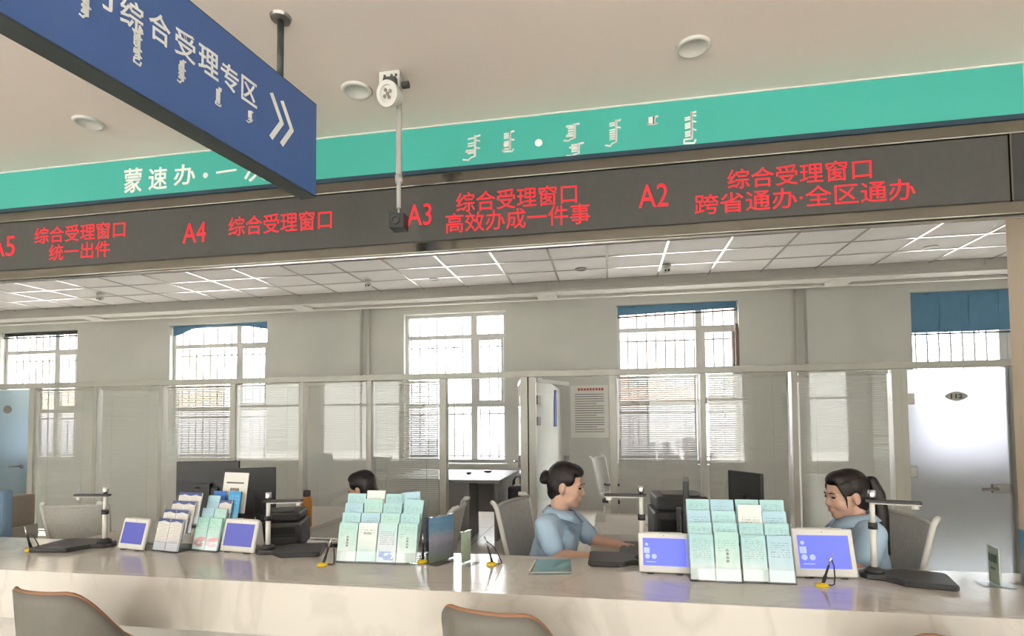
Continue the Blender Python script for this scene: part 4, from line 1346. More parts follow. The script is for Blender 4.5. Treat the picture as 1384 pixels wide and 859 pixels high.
# left pair of racks
o = (PZ(196, 746, HC) + PZ(245, 746, HC)) / 2
rack('acrylic rack of white navy-headed leaflets at the left', o, R(-10), 2, 0.084, 4, 0.152,
     [['white', 'white'], ['white', 'white'], [('white', 0.02, 0, 0), ('white', 0.01, 0, 0)], [('white', 0.03, 0, 0), ('white', 0.02, 0, 0)]], 'the left white rack')
o = (PZ(248, 746, HC) + PZ(298, 747, HC)) / 2
rack('acrylic rack of rose and blue leaflets beside the left tablet', o + V(-0.012, 0.02, 0), R(-8), 2, 0.08, 4, 0.155,
     [['rose', 'rose'], ['sky', 'mint'], [('sky', 0, 0.02, 0), ('white', 0, 0.0, 0)], [('blue', 0.01, 0.0, 0), ('cyan', 0.03, 0.0, 0)]], 'the left coloured rack')
# upright white notice behind the left coloured rack
p = o + V(0.030, 0.02 + 0.029 * 4 + 0.034, 0.006 + 0.040 * 4)
nc = empty('notice_card', p, R(-12))
tag(nc, 'tall white notice card standing above the left coloured leaflets', 'notice')
m4 = Matrix.Rotation(R(-8), 4, 'X')
MB().box(-0.085, 0.085, 0, 0.003, 0.0, 0.205, m4).build('card', M_paper, nc, world=False)
g = MB()
lettering(g, '办事指南', m4 @ V(0.0, -0.001, 0.118), (1, 0, 0), m4.to_3x3() @ V(0, 0, 1), 0.062, 0.017, 0.0006, 0.01)
g.build('title', M_greytext, nc, world=False)['kind'] = 'stuff'
for i in range(11):
    MB().box(-0.06 + 0.011 * i, -0.052 + 0.011 * i, -0.0016, -0.0004, 0.148, 0.156, m4).build('small_character', M_greytext, nc, world=False)

# ---- acrylic stands with printed sheets
def poster_mat(name, stops, h):
    m, nt, b = nodes_mat(name, 0.3)
    tc = N(nt, 'ShaderNodeTexCoord')
    sp_ = N(nt, 'ShaderNodeSeparateXYZ')
    nt.links.new(tc.outputs['Object'], sp_.inputs[0])
    nz = N(nt, 'ShaderNodeTexNoise')
    nz.inputs['Scale'].default_value = 22
    nz.inputs['Detail'].default_value = 4
    nt.links.new(tc.outputs['Object'], nz.inputs['Vector'])
    z = mth(nt, 'ADD', mth(nt, 'DIVIDE', sp_.outputs['Z'], h), mth(nt, 'MULTIPLY', mth(nt, 'SUBTRACT', nz.outputs['Fac'], 0.5), 0.35))
    rp = N(nt, 'ShaderNodeValToRGB')
    rp.color_ramp.elements[0].position, rp.color_ramp.elements[0].color = stops[0][0], lin(stops[0][1])
    rp.color_ramp.elements[1].position, rp.color_ramp.elements[1].color = stops[-1][0], lin(stops[-1][1])
    for pz, cc_ in stops[1:-1]:
        rp.color_ramp.elements.new(pz).color = lin(cc_)
    nt.links.new(z, rp.inputs[0])
    nt.links.new(rp.outputs[0], b.inputs['Base Color'])
    return m
def acrylic_stand(label, p, rz, w, h, m, lines=None):
    rt = empty('acrylic_stand', p, rz)
    tag(rt, label, 'sign stand', 'acrylic stands on the counter')
    MB().box(-w / 2, w / 2, -0.05, 0.05, 0, 0.004).build('foot', M_acryl, rt, world=False)
    MB().box(-w / 2, w / 2, -0.0045, -0.002, 0.004, h).build('front_sheet', M_acryl, rt, world=False)
    MB().box(-w / 2, w / 2, 0.002, 0.0045, 0.004, h).build('back_sheet', M_acryl, rt, world=False)
    MB().box(-w / 2 + 0.004, w / 2 - 0.004, -0.0012, 0.0012, 0.006, h - 0.004).build('printed_sheet', m, rt, world=False)
    return rt
PM1 = poster_mat('poster_blue_landscape', [(0.0, '98A48C'), (0.3, 'A6A2B4'), (0.5, 'C2B8C4'), (0.7, '8CB2D2'), (1.0, '7CA4CC')], 0.21)
PM2 = poster_mat('poster_blue', [(0.0, '34588C'), (0.6, '2E64A8'), (1.0, '3A78B8')], 0.19)
PM3 = poster_mat('card_green', [(0.0, 'B8C8A8'), (0.5, 'C8D4B8'), (1.0, 'D2DCC6')], 0.12)
PM4 = poster_mat('poster_grey_blue', [(0.0, '9A9CA0'), (0.4, 'A4AAB8'), (0.75, '6E9CB4'), (1.0, '5E94C0')], 0.2)
p = (PZ(583, 765, HC) + PZ(610, 752, HC)) / 2
acrylic_stand('acrylic stand with blue landscape poster beside the middle leaflets', p, R(62), 0.16, 0.205, PM1)
p = PZ(586, 752, HC)
acrylic_stand('acrylic stand with plain blue sheet behind the landscape poster', p + V(-0.02, 0.075, 0), R(4), 0.085, 0.17, PM2)
p = (PZ(611, 764, HC) + PZ(622, 756, HC)) / 2 + V(0.045, 0, 0)
acrylic_stand('small clear acrylic card stand right of the landscape poster', p, R(66), 0.075, 0.14, PM3)
p = (PZ(1336, 784, HC) + PZ(1354, 797, HC)) / 2
st = acrylic_stand('small green card in an acrylic stand near the right end', p, R(-98), 0.085, 0.145, PM3)
for i in range(4):
    MB().box(-0.028 + 0.015 * i, -0.016 + 0.015 * i, -0.0050, -0.0047, 0.085, 0.115).build('green_mark', mat('green_ink', '55705F', 0.5), st, world=False)
MB().box(-0.014, 0.016, -0.0050, -0.0047, 0.058, 0.067).build('green_mark', MATS['green_ink'], st, world=False)
p = PZ(1364, 785, HC)
acrylic_stand('blue-grey poster in acrylic stand at the right edge', p + V(0.065, -0.10, 0), R(-72), 0.2, 0.2, PM4)
# teal folder in a clear sleeve
a, b_, c_, d_ = PZ(714, 777, HC), PZ(773, 776, HC), PZ(771, 757, HC), PZ(722, 757, HC)
fo = empty('document_folder', (a + b_ + c_ + d_) / 4)
tag(fo, 'teal paper file in a clear plastic sleeve lying flat', 'folder')
up_ = V(0, 0, 1)
MB().quad(a + up_ * 0.001, b_ + up_ * 0.001, c_ + up_ * 0.001, d_ + up_ * 0.001, 0.006).build('sleeve', M_acryl, fo)
i_ = 0.06
ce = (a + b_ + c_ + d_) / 4
sh = lambda q, k: ce + (q - ce) * k
MB().quad(sh(a, 0.9) + V(0.01, 0.004, 0.0015), sh(b_, 0.95) + up_ * 0.0015, sh(c_, 0.96) + up_ * 0.0015, sh(d_, 0.96) + V(0.004, 0, 0.0015), 0.005).build('teal_sheet', mat('teal_paper', '7FB4B4', 0.5), fo)
MB().quad(sh(a, 0.96) + up_ * 0.0072, sh(b_, 0.99) + up_ * 0.0072, sh(b_, 0.99) + V(0, 0.012, 0.0072), sh(a, 0.96) + V(0, 0.012, 0.0072), 0.0006).build('white_strip', M_paper, fo)
MB().box(d_.x + 0.006, d_.x + 0.012, a.y + 0.02, d_.y - 0.02, HC + 0.0075, HC + 0.0095).build('slide_binder', M_white, fo)

# ================================================================== OFFICE MACHINES
def monitor(label, loc, rz, w=0.5, h=0.3, zc=0.95, base_z=0.72, tilt=0):
    """screen faces local -y"""
    rt = empty('monitor', (loc[0], loc[1], base_z), rz)
    tag(rt, label, 'monitor', 'desktop monitors')
    z = zc - base_z
    MB().box(-w / 2, w / 2, -0.012, 0.012, z - h / 2, z + h / 2).build('case', M_black, rt, world=False, bevel=0.004)
    MB().box(-w / 2 + 0.012, w / 2 - 0.012, -0.0135, -0.0121, z - h / 2 + 0.018, z + h / 2 - 0.012).build('screen', mat('dark_screen', '3E4040', 0.25), rt, world=False)
    MB().box(-w * 0.2, w * 0.2, 0.012, 0.03, z - h * 0.42, z - h * 0.08).build('rear_bulge', M_black, rt, world=False, bevel=0.01)
    MB().box(-0.03, 0.03, 0.02, 0.045, 0.012, z).build('stand', M_black, rt, world=False)
    MB().box(-0.11, 0.11, -0.06, 0.12, 0.0, 0.012).build('foot', M_black, rt, world=False, bevel=0.004)
    return rt
def printer(label, c_, rz, w, d, h, z):
    rt = empty('printer', (c_[0], c_[1], z), rz)
    tag(rt, label, 'printer', 'desktop printers')
    body = MB().box(-w / 2, w / 2, -d / 2, d / 2, 0.0, h * 0.72).build('body', M_black, rt, world=False, bevel=0.012)
    MB().box(-w / 2 + 0.015, w / 2 - 0.015, -d / 2 + 0.03, d / 2, h * 0.725, h * 0.97).build('scanner_lid', M_black, rt, world=False, bevel=0.012)
    MB().box(-w / 2 + 0.03, w / 2 - 0.03, -d / 2 - 0.004, -d / 2 - 0.0005, h * 0.42, h * 0.60).build('paper_slot', mat('slot_black', '222222', 0.6), rt, world=False)
    MB().box(-w / 2 + 0.02, w / 2 - 0.02, -d / 2 - 0.010, -d / 2 - 0.0005, h * 0.06, h * 0.32).build('paper_tray', M_dark, rt, world=False, bevel=0.004)
    MB().box(-w * 0.40, -w * 0.15, -d / 2 - 0.012, -d / 2 - 0.0105, h * 0.14, h * 0.24).build('label_plate', M_hinge, rt, world=False)
    MB().box(-w / 2 + 0.05, w / 2 - 0.05, -d / 2 + 0.05, d / 2 - 0.06, h * 0.975, h).build('feeder', M_dark, rt, world=False, bevel=0.006)
    return rt
printer('large black printer behind the right-hand leaflets', (0.345, 3.05), R(3), 0.29, 0.3, 0.30, 0.721)
printer('black and grey printer behind the left document scanner', (-1.84, 2.84), R(20), 0.26, 0.26, 0.20, 0.721)
monitor('monitor seen edge-on in front of the large printer', (0.345, 2.735), R(82), w=0.22, h=0.275, zc=0.985, base_z=0.721)
monitor('small dark monitor behind the right-hand leaflets', (0.74, 3.30), R(118), w=0.26, h=0.25, zc=0.985, base_z=0.721)
monitor('left one of the two dark monitors above the left leaflets', (-2.72, 3.34), R(192), w=0.42, h=0.30, zc=1.0, base_z=0.721)
monitor('right one of the two dark monitors above the left leaflets', (-2.17, 3.02), R(208), w=0.29, h=0.30, zc=0.985, base_z=0.721)
# bottle
p = PY(424, 700, 3.35)
bt = empty('water_bottle', (p.x - 0.05, 3.35, 0.721))
tag(bt, 'orange water bottle with dark cap on the left desk', 'bottle')
MB().lathe([(0, 0), (0.030, 0), (0.033, 0.006), (0.033, 0.17), (0.028, 0.192), (0.020, 0.20), (0, 0.20)], 20).build('body', M_orange, bt, world=False, smooth=True)
MB().lathe([(0, 0.2005), (0.023, 0.2005), (0.024, 0.205), (0.024, 0.235), (0.02, 0.24), (0, 0.24)], 20).build('cap', M_dark, bt, world=False, smooth=True)
# keyboard and papers on the right desk
kb = empty('keyboard', (0.10, 2.93, 0.721), R(85))
tag(kb, 'black keyboard under the hands of the hair bun woman', 'keyboard')
MB().box(-0.2, 0.2, -0.065, 0.065, 0.0, 0.016).build('body', M_black, kb, world=False, bevel=0.004)
for r_ in range(4):
    for k in range(12):
        if k == 0 and r_ == 0:
            ky = MB().box(-0.0125, 0.0125, -0.0115, 0.0115, 0.0165, 0.021).build('key', M_dark, kb, world=False)
            kme = ky.data
        else:
            ky = bpy.data.objects.new('key', kme)
            col.objects.link(ky)
            ky.parent = kb
        ky.location = (-0.165 + 0.03 * k, -0.042 + 0.028 * r_, 0)
pa = empty('paper_stack', (0.05, 3.42, 0.721), R(6))
tag(pa, 'pile of white papers on the desk behind the scanner arm', 'papers')
for i in range(5):
    MB().box(-0.15 + 0.004 * i, 0.15 + 0.003 * i, -0.20, 0.20 - 0.004 * i, 0.007 * i, 0.007 * i + 0.0066).build('sheet_pile', M_paper, pa, world=False)
tr = empty('paper_tray', (0.12, 3.85, 0.721), R(0))
tag(tr, 'low white paper tray at the far end of the right desk', 'tray')
MB().box(-0.18, 0.18, -0.14, 0.14, 0.0, 0.012).build('bottom', M_white, tr, world=False)
MB().box(-0.18, -0.17, -0.14, 0.14, 0.0125, 0.08).build('side', M_white, tr, world=False)
MB().box(0.17, 0.18, -0.14, 0.14, 0.0125, 0.08).build('side', M_white, tr, world=False)

# ================================================================== ROOMS BEHIND THE PARTITION
rd = empty('office_desk', (-1.9, 7.0, 0))
tag(rd, 'grey office desk below the window in the left doorway', 'desk')
x0, x1, y0, y1 = -2.75, -1.30, 6.35, 7.7
MB().box(x0, x1, y0, y1, 0.68, 0.72).build('desk_top', mat('grey_desk_top', '8A8886', 0.5), rd, bevel=0.004)
MB().box(x0 + 0.05, x1 - 0.38, y0 + 0.03, y0 + 0.5, 0.0, 0.679).build('cabinet', M_deskg, rd, bevel=0.004)
MB().box(x1 - 0.08, x1 - 0.04, y0 + 0.05, y1 - 0.05, 0.0, 0.679).build('end_panel', M_deskg, rd)
MB().box(x1 - 0.42, x1 - 0.09, y0 + 0.6, y0 + 0.64, 0.25, 0.679).build('modesty_panel', M_deskg, rd)
ms = MB().ell(V(-1.86, 7.05, 0.738), (0.035, 0.055, 0.017)).build('computer_mouse', M_black, smooth=True)
tag(origin_to(ms, (-1.86, 7.05, 0.721)), 'black mouse on the grey desk below the window', 'mouse')
ms = MB().ell(V(-1.66, 7.3, 0.736), (0.06, 0.035, 0.015)).build('stapler', M_black, smooth=True)
tag(origin_to(ms, (-1.66, 7.3, 0.721)), 'small black stapler at the back of the grey desk', 'stapler')
bg_ = empty('handbag', (-1.13, 6.75, -0.06 + 0.06))
tag(bg_, 'black bag on a stool inside the left doorway', 'bag')
MB().lathe([(0, 0.42), (0.15, 0.42), (0.15, 0.38), (0.03, 0.36), (0.03, 0.02), (0.16, 0.0), (0, 0.0)], 16).build('stool', M_dark, bg_, world=False, smooth=True)
MB().box(-0.14, 0.14, -0.09, 0.09, 0.421, 0.62).build('bag_body', M_black, bg_, world=False, bevel=0.04, seg=3)
for dy in (-0.05, 0.05):
    MB().tube([V(-0.08, dy, 0.61), V(-0.075, dy, 0.68), V(-0.04, dy, 0.73), V(0.04, dy, 0.73), V(0.075, dy, 0.68), V(0.08, dy, 0.61)], 0.009, 8).build('bag_handle', M_black, bg_, world=False, smooth=True)
# wall notice
a, b_ = PY(771, 521, YF), PY(823, 591, YF)
wn = empty('wall_notice', ((a.x + b_.x) / 2, YF - 0.004, b_.z))
tag(wn, 'white printed notice with red heading on the far wall', 'notice')
MB().box(a.x, b_.x, YF - 0.006, YF - 0.001, b_.z, a.z).build('sheet', M_paper, wn)
hgt = a.z - b_.z
for i in range(9):
    xx = a.x + 0.12 + 0.047 * i
    MB().box(xx, xx + 0.036, YF - 0.0075, YF - 0.0065, a.z - 0.085, a.z - 0.045).build('red_character', M_redtext, wn)
for i in range(17):
    zz = a.z - 0.14 - 0.038 * i
    MB().box(a.x + 0.07, b_.x - 0.07 - (0.12 if i % 5 == 4 else 0), YF - 0.0075, YF - 0.0065, zz - 0.010, zz).build('text_line', M_greytext, wn)
# blue garment on the divider
p = V(u(-0.1495) + 0.035, 7.9, 1.72)
gm = MB()
pr_ = [(0.0, 0.0), (0.03, 0.012), (0.05, 0.05), (0.07, 0.055), (0.075, 0.04), (0.05, 0.0)]
fold = [(0.10 * math.sin(i * 0.9) * 0.2 + 0.018 * (i % 2), -0.14 + 0.04 * i) for i in range(8)]
poly = [(0.006 + 0.004, y) for _, y in fold]
gv, gf = [], []
for j in range(8):
    z = 0.14 - 0.075 * j
    wd = 0.03 + 0.012 * j + (0.02 if 1 < j < 5 else 0)
    for i in range(9):
        t_ = -1 + i / 4
        gv.append(p + V(0.012 + 0.014 * (1 - t_ * t_) + 0.008 * math.sin(i * 2.1 + j * 0.4), t_ * wd, z))
for j in range(8):
    z = 0.14 - 0.075 * j
    wd = 0.03 + 0.012 * j + (0.02 if 1 < j < 5 else 0)
    for i in range(9):
        t_ = -1 + i / 4
        gv.append(p + V(-0.002, t_ * wd, z))
gf = [(j * 9 + i, j * 9 + i + 1, j * 9 + 10 + i, j * 9 + 9 + i) for j in range(7) for i in range(8)]
gf += [(72 + a_, 72 + d_, 72 + c_, 72 + b_) for a_, b_, c_, d_ in gf]
gf += [(j * 9, j * 9 + 9, 72 + j * 9 + 9, 72 + j * 9) for j in range(7)] + [(j * 9 + 8, 72 + j * 9 + 8, 72 + j * 9 + 17, j * 9 + 17) for j in range(7)]
gf += [(i, 72 + i, 72 + i + 1, i + 1) for i in range(8)] + [(63 + i, 63 + i + 1, 135 + i + 1, 135 + i) for i in range(8)]
cl = MB().add(gv, gf).build('hanging_cloth', mat('violet_blue_cloth', '5A66B4', 0.85), smooth=True)
tag(origin_to(cl, p), 'violet-blue cloth hanging inside the right doorway', 'cloth')
# left end: chair with a blue coat and a low box behind the counter
p = PY(20, 712, 3.75)
bx2 = empty('storage_box', (p.x, 3.75, 0))
tag(bx2, 'pale box on a pedestal beside the blue coat at far left', 'box')
MB().box(-0.08, 0.08, -0.12, 0.12, 0.0, 0.58).build('pedestal', M_desk, bx2, world=False)
MB().box(-0.07, 0.07, -0.10, 0.10, 0.581, 0.83).build('carton', mat('carton', 'B2A898', 0.7), bx2, world=False, bevel=0.004)
p = PY(2, 700, 3.25)
ct2 = empty('clothes_stand', (p.x - 0.05, 3.25, 0))
tag(ct2, 'low chair back draped with a pale blue coat at far left', 'coat')
MB().box(-0.20, 0.10, -0.03, 0.03, 0.0, 0.92).build('chair_back', M_offw, ct2, world=False, bevel=0.01)
MB().box(-0.215, 0.105, -0.045, 0.045, 0.35, 0.945).build('coat', mat('pale_blue_coat', '8FAECB', 0.85), ct2, world=False, bevel=0.03, seg=3)

# ================================================================== OUTSIDE
gr = struct(box_obj('ground', -60, 60, -60, 70, -0.6, -0.45, mat('outdoor_paving', 'C2BEB6', 0.9)), 'paving outside')
M_pink = mat('pink_render', 'D8B4A8', 0.9)
def block(label, x0, x1, y0, y1, h, m, rows_, cols_):
    rt = empty('building', ((x0 + x1) / 2, (y0 + y1) / 2, -0.45))
    tag(rt, label, 'building')
    MB().box(x0, x1, y0, y1, -0.45, h).build('wall', m, rt)
    MB().box(x0 - 0.3, x1 + 0.3, y0 - 0.3, y1 + 0.3, h, h + 0.4).build('roof', M_beam, rt)
    me = None
    for r_ in range(rows_):
        for c_ in range(cols_):
            if me is None:
                o = MB().box(-0.7, 0.7, -0.05, 0.0, 0, 1.5).build('window', mat('far_window', 'A8B4BE', 0.3), rt, world=False)
                me = o.data
            else:
                o = bpy.data.objects.new('window', me)
                col.objects.link(o)
                o.parent = rt
            o.location = (x0 + (x1 - x0) * (c_ + 0.5) / cols_ - (x0 + x1) / 2, y0 - (y0 + y1) / 2, 1.2 + 3.0 * r_)
block('pink apartment block faintly seen through the right windows', -2, 16, 38, 48, 16, M_pink, 5, 7)
block('pale tan block faintly seen through the leftmost window', -52, -36, 34, 46, 15, mat('tan_render', 'E0CBB2', 0.9), 4, 5)
block('unseen grey building added across the street to dim reflections', -45, 40, -34, -24, 8.5, mat('ochre_render', 'B4B2AE', 0.9), 2, 26)  # unseen block, added to dim pane reflections and low daylight on the counter
wl = struct(box_obj('wall_yard', -40, 40, 19, 19.3, -0.45, 1.9, mat('yard_wall', 'B4B0BC', 0.9)), 'grey yard wall outside')

# ================================================================== PEOPLE
def head_rig(center, yaw_, pitch_, roll_=0.0, k=1.0):
    M4 = Matrix.Translation(center) @ Matrix.Rotation(yaw_, 4, 'Z') @ Matrix.Rotation(pitch_, 4, 'Y') @ Matrix.Rotation(roll_, 4, 'X') @ Matrix.Scale(k, 4)
    return M4
def add_head(mb, M4):
    """head facing local +x, eyes at local z = 0"""
    k = M4.to_scale().x
    m3 = M4.to_3x3() * (1 / k)
    def E_(c, r_):
        mb.ell(M4 @ V(*c), tuple(x * k for x in r_), m3, 16, 11)
    E_((-0.012, 0, 0.030), (0.093, 0.074, 0.086))
    E_((0.028, 0, -0.018), (0.062, 0.064, 0.078))
    E_((0.028, 0, -0.062), (0.055, 0.056, 0.047))
    E_((0.058, 0, -0.090), (0.024, 0.028, 0.021))
    for s in (-1, 1):
        E_((0.046, s * 0.036, -0.040), (0.034, 0.030, 0.034))
        E_((0.070, s * 0.028, 0.017), (0.016, 0.024, 0.011))
        E_((-0.008, s * 0.074, -0.014), (0.018, 0.008, 0.030))
        E_((-0.004, s * 0.076, -0.032), (0.010, 0.007, 0.012))
    mb.cap(M4 @ V(0.080, 0, 0.004), 0.008 * k, M4 @ V(0.0945, 0, -0.028), 0.0115 * k)
    for s in (-1, 1):
        E_((0.088, s * 0.011, -0.033), (0.011, 0.008, 0.008))
    E_((0.078, 0, -0.062), (0.016, 0.022, 0.013))
def add_hand(mb, wrist, palm_dir, side, up_, curl=0.5, k=1.0):
    """palm and five separate bent fingers; side points to the thumb"""
    d = Vector(palm_dir).normalized()
    s = Vector(side)
    s = (s - d * s.dot(d)).normalized()
    n = s.cross(d)
    if n.dot(Vector(up_)) < 0:
        n = -n
    w = Vector(wrist)
    for t in (-0.026, -0.009, 0.009, 0.026):
        mb.cap(w + s * t * 0.6 * k, 0.017 * k, w + d * 0.075 * k + s * t * k, 0.0125 * k, 8)
    for t, L in ((0.032, 0.070), (0.0107, 0.080), (-0.0107, 0.074), (-0.032, 0.058)):
        a = w + d * 0.080 * k + s * t * k
        d1 = (d - n * curl * 0.5).normalized()
        d2 = (d - n * curl * 1.4).normalized()
        b1 = a + d1 * L * 0.52 * k
        mb.cap(a, 0.0088 * k, b1, 0.0080 * k, 8)
        mb.cap(b1, 0.0080 * k, b1 + d2 * L * 0.50 * k, 0.0064 * k, 8)
    a = w + s * 0.022 * k + d * 0.022 * k
    b1 = a + (d * 0.55 + s * 0.75 - n * 0.15).normalized() * 0.040 * k
    mb.cap(a, 0.012 * k, b1, 0.0095 * k, 8)
    mb.cap(b1, 0.0095 * k, b1 + (d * 0.9 + s * 0.3 - n * 0.2).normalized() * 0.032 * k, 0.0075 * k, 8)
def face_parts(rt, M4):
    k = M4.to_scale().x
    m3 = M4.to_3x3() * (1 / k)
    for s in (-1, 1):
        MB().ell(M4 @ V(0.0775, s * 0.030, 0.000), (0.0085 * k, 0.0135 * k, 0.0055 * k), m3, 10, 7).build('eye', M_eye, rt, smooth=True)
        MB().tube([M4 @ V(0.0885, s * 0.016, 0.0195), M4 @ V(0.0865, s * 0.030, 0.0235), M4 @ V(0.0755, s * 0.046, 0.0185)], 0.0026 * k, 6).build('eyebrow', M_hair, rt, smooth=True)
    MB().ell(M4 @ V(0.0905, 0, -0.0585), (0.0044 * k, 0.016 * k, 0.0036 * k), m3, 10, 7).ell(M4 @ V(0.0895, 0, -0.0665), (0.0045 * k, 0.014 * k, 0.0042 * k), m3, 10, 7).build('lips', M_lip, rt, smooth=True)
def hair_cap(mb, M4, full=True):
    k = M4.to_scale().x
    m3 = M4.to_3x3() * (1 / k)
    def E_(c, r_):
        mb.ell(M4 @ V(*c), tuple(x * k for x in r_), m3, 16, 11)
    E_((-0.022, 0, 0.042), (0.094, 0.082, 0.084))
    E_((-0.048, 0, 0.005), (0.062, 0.078, 0.085))
    E_((0.012, 0, 0.078), (0.070, 0.066, 0.044))
    E_((-0.060, 0, -0.048), (0.040, 0.056, 0.048))
    for s in (-1, 1):
        E_((0.016, s * 0.060, 0.040), (0.036, 0.019, 0.040))
def seated(label, head, head_yaw, head_pitch, neck, sh_n, sh_f, hip, el_n, el_f, wr_n, wr_f, hand_n, hand_f, fx, face_k, knees=True, hand_side=None):
    """fx +1 faces +x, -1 faces -x.  _n is the limb nearer the viewer, _f the farther one"""
    rt = empty('person', (hip.x, hip.y, 0))
    tag(rt, label, 'person')
    M4 = head_rig(head, head_yaw, head_pitch, 0, face_k)
    b = MB()
    add_head(b, M4)
    skull_base = M4 @ V(-0.030, 0, -0.05)
    b.cap(neck + V(0, 0, -0.02), 0.052, skull_base, 0.046)
    chest = (sh_n + sh_f) / 2 * 0.55 + hip * 0.45 + V(0.01 * fx, 0, 0.02)
    b.cap(hip, 0.105, chest, 0.100)
    b.cap(hip + V(0, 0.06, 0), 0.09, hip + V(0, -0.06, 0), 0.09)
    b.cap(sh_n, 0.050, sh_f, 0.050)
    b.cap(chest + V(0, 0.05, 0), 0.085, neck + V(0, 0.03, -0.09), 0.062)
    b.cap(chest + V(0, -0.05, 0), 0.085, neck + V(0, -0.03, -0.09), 0.062)
    for (s_, e_, w_, h_) in ((sh_n, el_n, wr_n, hand_n), (sh_f, el_f, wr_f, hand_f)):
        b.cap(s_, 0.046, e_, 0.038)
        b.cap(e_, 0.040, w_, 0.025)
        sd_ = V(0, 1, 0.25) if s_ is sh_n else V(0, -1, 0.25)
        add_hand(b, w_, h_, sd_, V(0, 0, 1), 0.45, 0.95)
    for s in (-1, 1):
        h0 = hip + V(0, s * 0.085, -0.02)
        kn = V(hip.x + fx * 0.40, hip.y + s * 0.10, 0.50)
        an = V(kn.x - fx * 0.04, kn.y, 0.09)
        b.cap(h0, 0.078, kn, 0.055)
        b.cap(kn, 0.054, an, 0.036)
        b.cap(an + V(-fx * 0.02, 0, -0.04), 0.034, an + V(fx * 0.15, 0, -0.055), 0.026)
    body = blob('body', b, M_skin, rt, 0.0055, 3, 0.5)
    face_parts(rt, M4)
    # shirt
    s_ = MB()
    s_.cap(hip + V(0, 0, -0.03), 0.122, chest, 0.120)
    s_.cap(hip + V(0, 0.055, -0.02), 0.108, hip + V(0, -0.055, -0.02), 0.108)
    s_.cap(sh_n + V(0, 0.01, 0.004), 0.058, sh_f + V(0, -0.01, 0.004), 0.058)
    for q_ in (sh_n, sh_f):
        s_.cap(q_ + (neck - q_) * 0.15, 0.058, neck + V(0, 0, -0.062), 0.052)
        s_.cap(q_ + (chest - q_) * 0.1, 0.062, chest, 0.115)
    s_.cap(chest + V(0, 0.055, 0), 0.100, neck + V(0, 0.045, -0.085), 0.060)
    s_.cap(chest + V(0, -0.055, 0), 0.100, neck + V(0, -0.045, -0.085), 0.060)
    s_.cap(chest + V(0.045 * fx, 0.05, 0.02), 0.085, chest + V(0.045 * fx, -0.05, 0.02), 0.085)
    s_.cap(neck + V(0, 0, -0.085), 0.066, neck + V(0, 0, -0.060), 0.054)
    for (a_, e_) in ((sh_n, el_n), (sh_f, el_f)):
        s_.cap(a_, 0.058, a_ + (e_ - a_) * 0.72, 0.057)
    sh = blob('shirt', s_, M_shirt, rt, 0.007, 14, 0.5)
    # collar: two pointed flaps and a stand
    cf = V(fx, 0, 0)
    col_ = MB()
    for sgn in (-1, 1):
        ring = []
        for i in range(7):
            w = PI - i * PI / 6 * 0.98
            ring.append(neck + V(0.066 * math.cos(w) * fx + 0.008 * fx, sgn * 0.066 * math.sin(w), 0.052 - 0.032 * (i / 6)))
        low = []
        for i, p_ in enumerate(ring):
            out = V(p_.x - neck.x, p_.y - neck.y, 0).normalized()
            dep = 0.034 + (0.034 if i == 5 else 0.012 if i > 3 else 0)
            low.append(p_ + out * 0.038 + V(0, 0, -dep) + cf * (0.022 if i == 5 else 0))
        vv = ring + low + [p_ + V(0, 0, 0.004) + V(p_.x - neck.x, p_.y - neck.y, 0).normalized() * 0.003 for p_ in ring] + [p_ + V(p_.x - neck.x, p_.y - neck.y, 0).normalized() * 0.004 for p_ in low]
        ff = [(i, i + 1, 8 + i, 7 + i) for i in range(6)] + [(14 + i, 21 + i, 22 + i, 15 + i) for i in range(6)] + [(i, 14 + i, 15 + i, i + 1) for i in range(6)] + [(7 + i, 8 + i, 22 + i, 21 + i) for i in range(6)] + [(0, 7, 21, 14), (6, 20, 27, 13)]
        MB().add(vv, ff).build('collar', M_shirt, sh, smooth=True)
    # trousers and shoes
    p_ = MB()
    p_.cap(hip + V(0, 0.06, -0.05), 0.112, hip + V(0, -0.06, -0.05), 0.112)
    for s in (-1, 1):
        kn = V(hip.x + fx * 0.40, hip.y + s * 0.10, 0.50)
        an = V(kn.x - fx * 0.04, kn.y, 0.12)
        p_.cap(hip + V(0, s * 0.085, -0.03), 0.094, kn, 0.068)
        p_.cap(kn, 0.067, an, 0.055)
    blob('trousers', p_, M_pants, rt, 0.010, 4, 0.5)
    for s in (-1, 1):
        an = V(hip.x + fx * 0.36, hip.y + s * 0.10, 0.05)
        MB().ell(an + V(fx * 0.07, 0, -0.008), (0.125, 0.045, 0.042)).build('shoe', M_black, rt, smooth=True)
    return rt, M4

# woman with a bun, facing right, typing
YA = 2.95
hA = PY(766, 655, YA)
rtA, MA = seated('woman with black hair bun in light blue shirt, typing', hA, R(-8), R(10),
                 PY(757, 696, YA), PY(737, 711, YA - 0.16), PY(776, 704, YA + 0.155), V(PY(735, 800, YA).x, YA + 0.02, 0.56),
                 PY(752, 752, 2.74), PY(800, 728, 3.13), PY(812, 757, 2.72) + V(0, 0, 0.01), PY(838, 736, 3.05),
                 V(1, 0.25, 0.0), V(1, -0.12, -0.05), 1, 0.99)
hm = MB()
hair_cap(hm, MA)
blob('hair', hm, M_hair, rtA, 0.005, 3)
hb = MB()
for c_, r_ in (((-0.118, 0.0, 0.018), 0.036), ((-0.128, 0.014, 0.030), 0.024), ((-0.128, -0.014, 0.006), 0.024), ((-0.105, 0, 0.03), 0.026)):
    hb.ell(MA @ V(*c_), (r_, r_ * 1.05, r_ * 1.1), None, 12, 8)
blob('hair_bun', hb, M_hair, rtA, 0.005, 3)

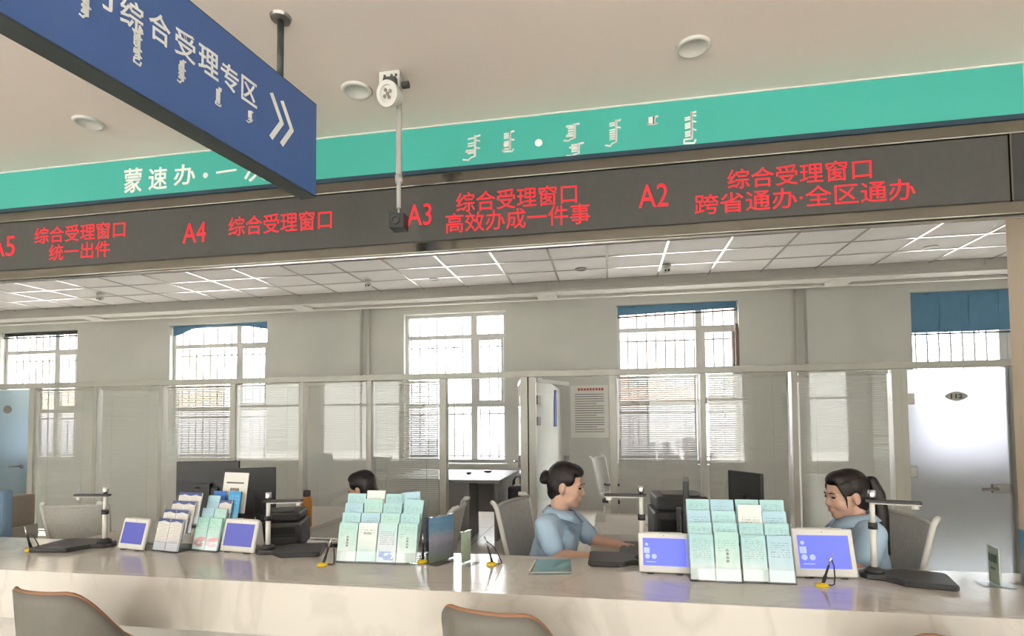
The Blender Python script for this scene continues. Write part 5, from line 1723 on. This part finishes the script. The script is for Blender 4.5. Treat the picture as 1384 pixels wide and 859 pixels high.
# woman with a ponytail, facing left
YBW = 2.86
hB = PY(1143, 668, YBW)
rtB, MBW = seated('woman with long black ponytail in light blue shirt', hB, R(180 + 10), R(8),
                  PY(1158, 704, YBW), PY(1180, 722, YBW - 0.16), PY(1150, 717, YBW + 0.16), V(PY(1172, 800, YBW).x, YBW + 0.02, 0.545),
                  PY(1165, 768, 2.66), PY(1118, 752, 3.02), PY(1112, 768, 2.70) + V(0, 0, 0.02), PY(1062, 748, 2.98),
                  V(-1, 0.25, 0), V(-1, -0.1, -0.05), -1, 0.97)
hm = MB()
hair_cap(hm, MBW)
for s in (-1, 1):
    hm.cap(MBW @ V(0.048, s * 0.030, 0.090), 0.013, MBW @ V(0.052, s * 0.058, 0.045), 0.010)
    hm.cap(MBW @ V(0.052, s * 0.058, 0.045), 0.010, MBW @ V(0.040, s * 0.068, -0.005), 0.006)
    hm.cap(MBW @ V(0.040, s * 0.068, -0.005), 0.006, MBW @ V(0.040, s * 0.067, -0.050), 0.0035)
hm.ell(MBW @ V(-0.055, 0, -0.035), (0.05, 0.066, 0.055), None, 14, 9)
blob('hair', hm, M_hair, rtB, 0.005, 3)
pt_ = [MBW @ V(-0.100, 0, 0.055), PY(1178, 650, YBW), PY(1187, 668, YBW - 0.01), PY(1191, 695, YBW - 0.02), PY(1194, 725, YBW - 0.03), PY(1200, 748, YBW - 0.04)]
rr_ = [0.020, 0.026, 0.030, 0.032, 0.026, 0.012]
hm = MB()
for i in range(len(pt_) - 1):
    hm.cap(pt_[i], rr_[i], pt_[i + 1], rr_[i + 1])
blob('ponytail', hm, M_hair, rtB, 0.005, 3)

# person further back, only the head shows above the leaflets
YCW = 3.45
hC = PY(489, 660, YCW)
fz = R(172)
rtC, MCW = seated('dark-haired person with bowed head behind the middle leaflets', hC, R(176), R(14),
                  PY(500, 702, YCW), PY(508, 722, YCW - 0.16), PY(498, 716, YCW + 0.16), V(PY(505, 800, YCW).x, YCW, 0.53),
                  PY(492, 745, YCW - 0.2), PY(478, 738, YCW + 0.18), PY(452, 745, YCW - 0.12), PY(445, 738, YCW + 0.1),
                  V(-1, 0.2, 0), V(-1, -0.2, 0), -1, 0.98)
hm = MB()
hair_cap(hm, MCW)
hm.ell(MCW @ V(-0.055, 0, -0.03), (0.055, 0.072, 0.06), None, 14, 9)
blob('hair', hm, M_hair, rtC, 0.006, 3)
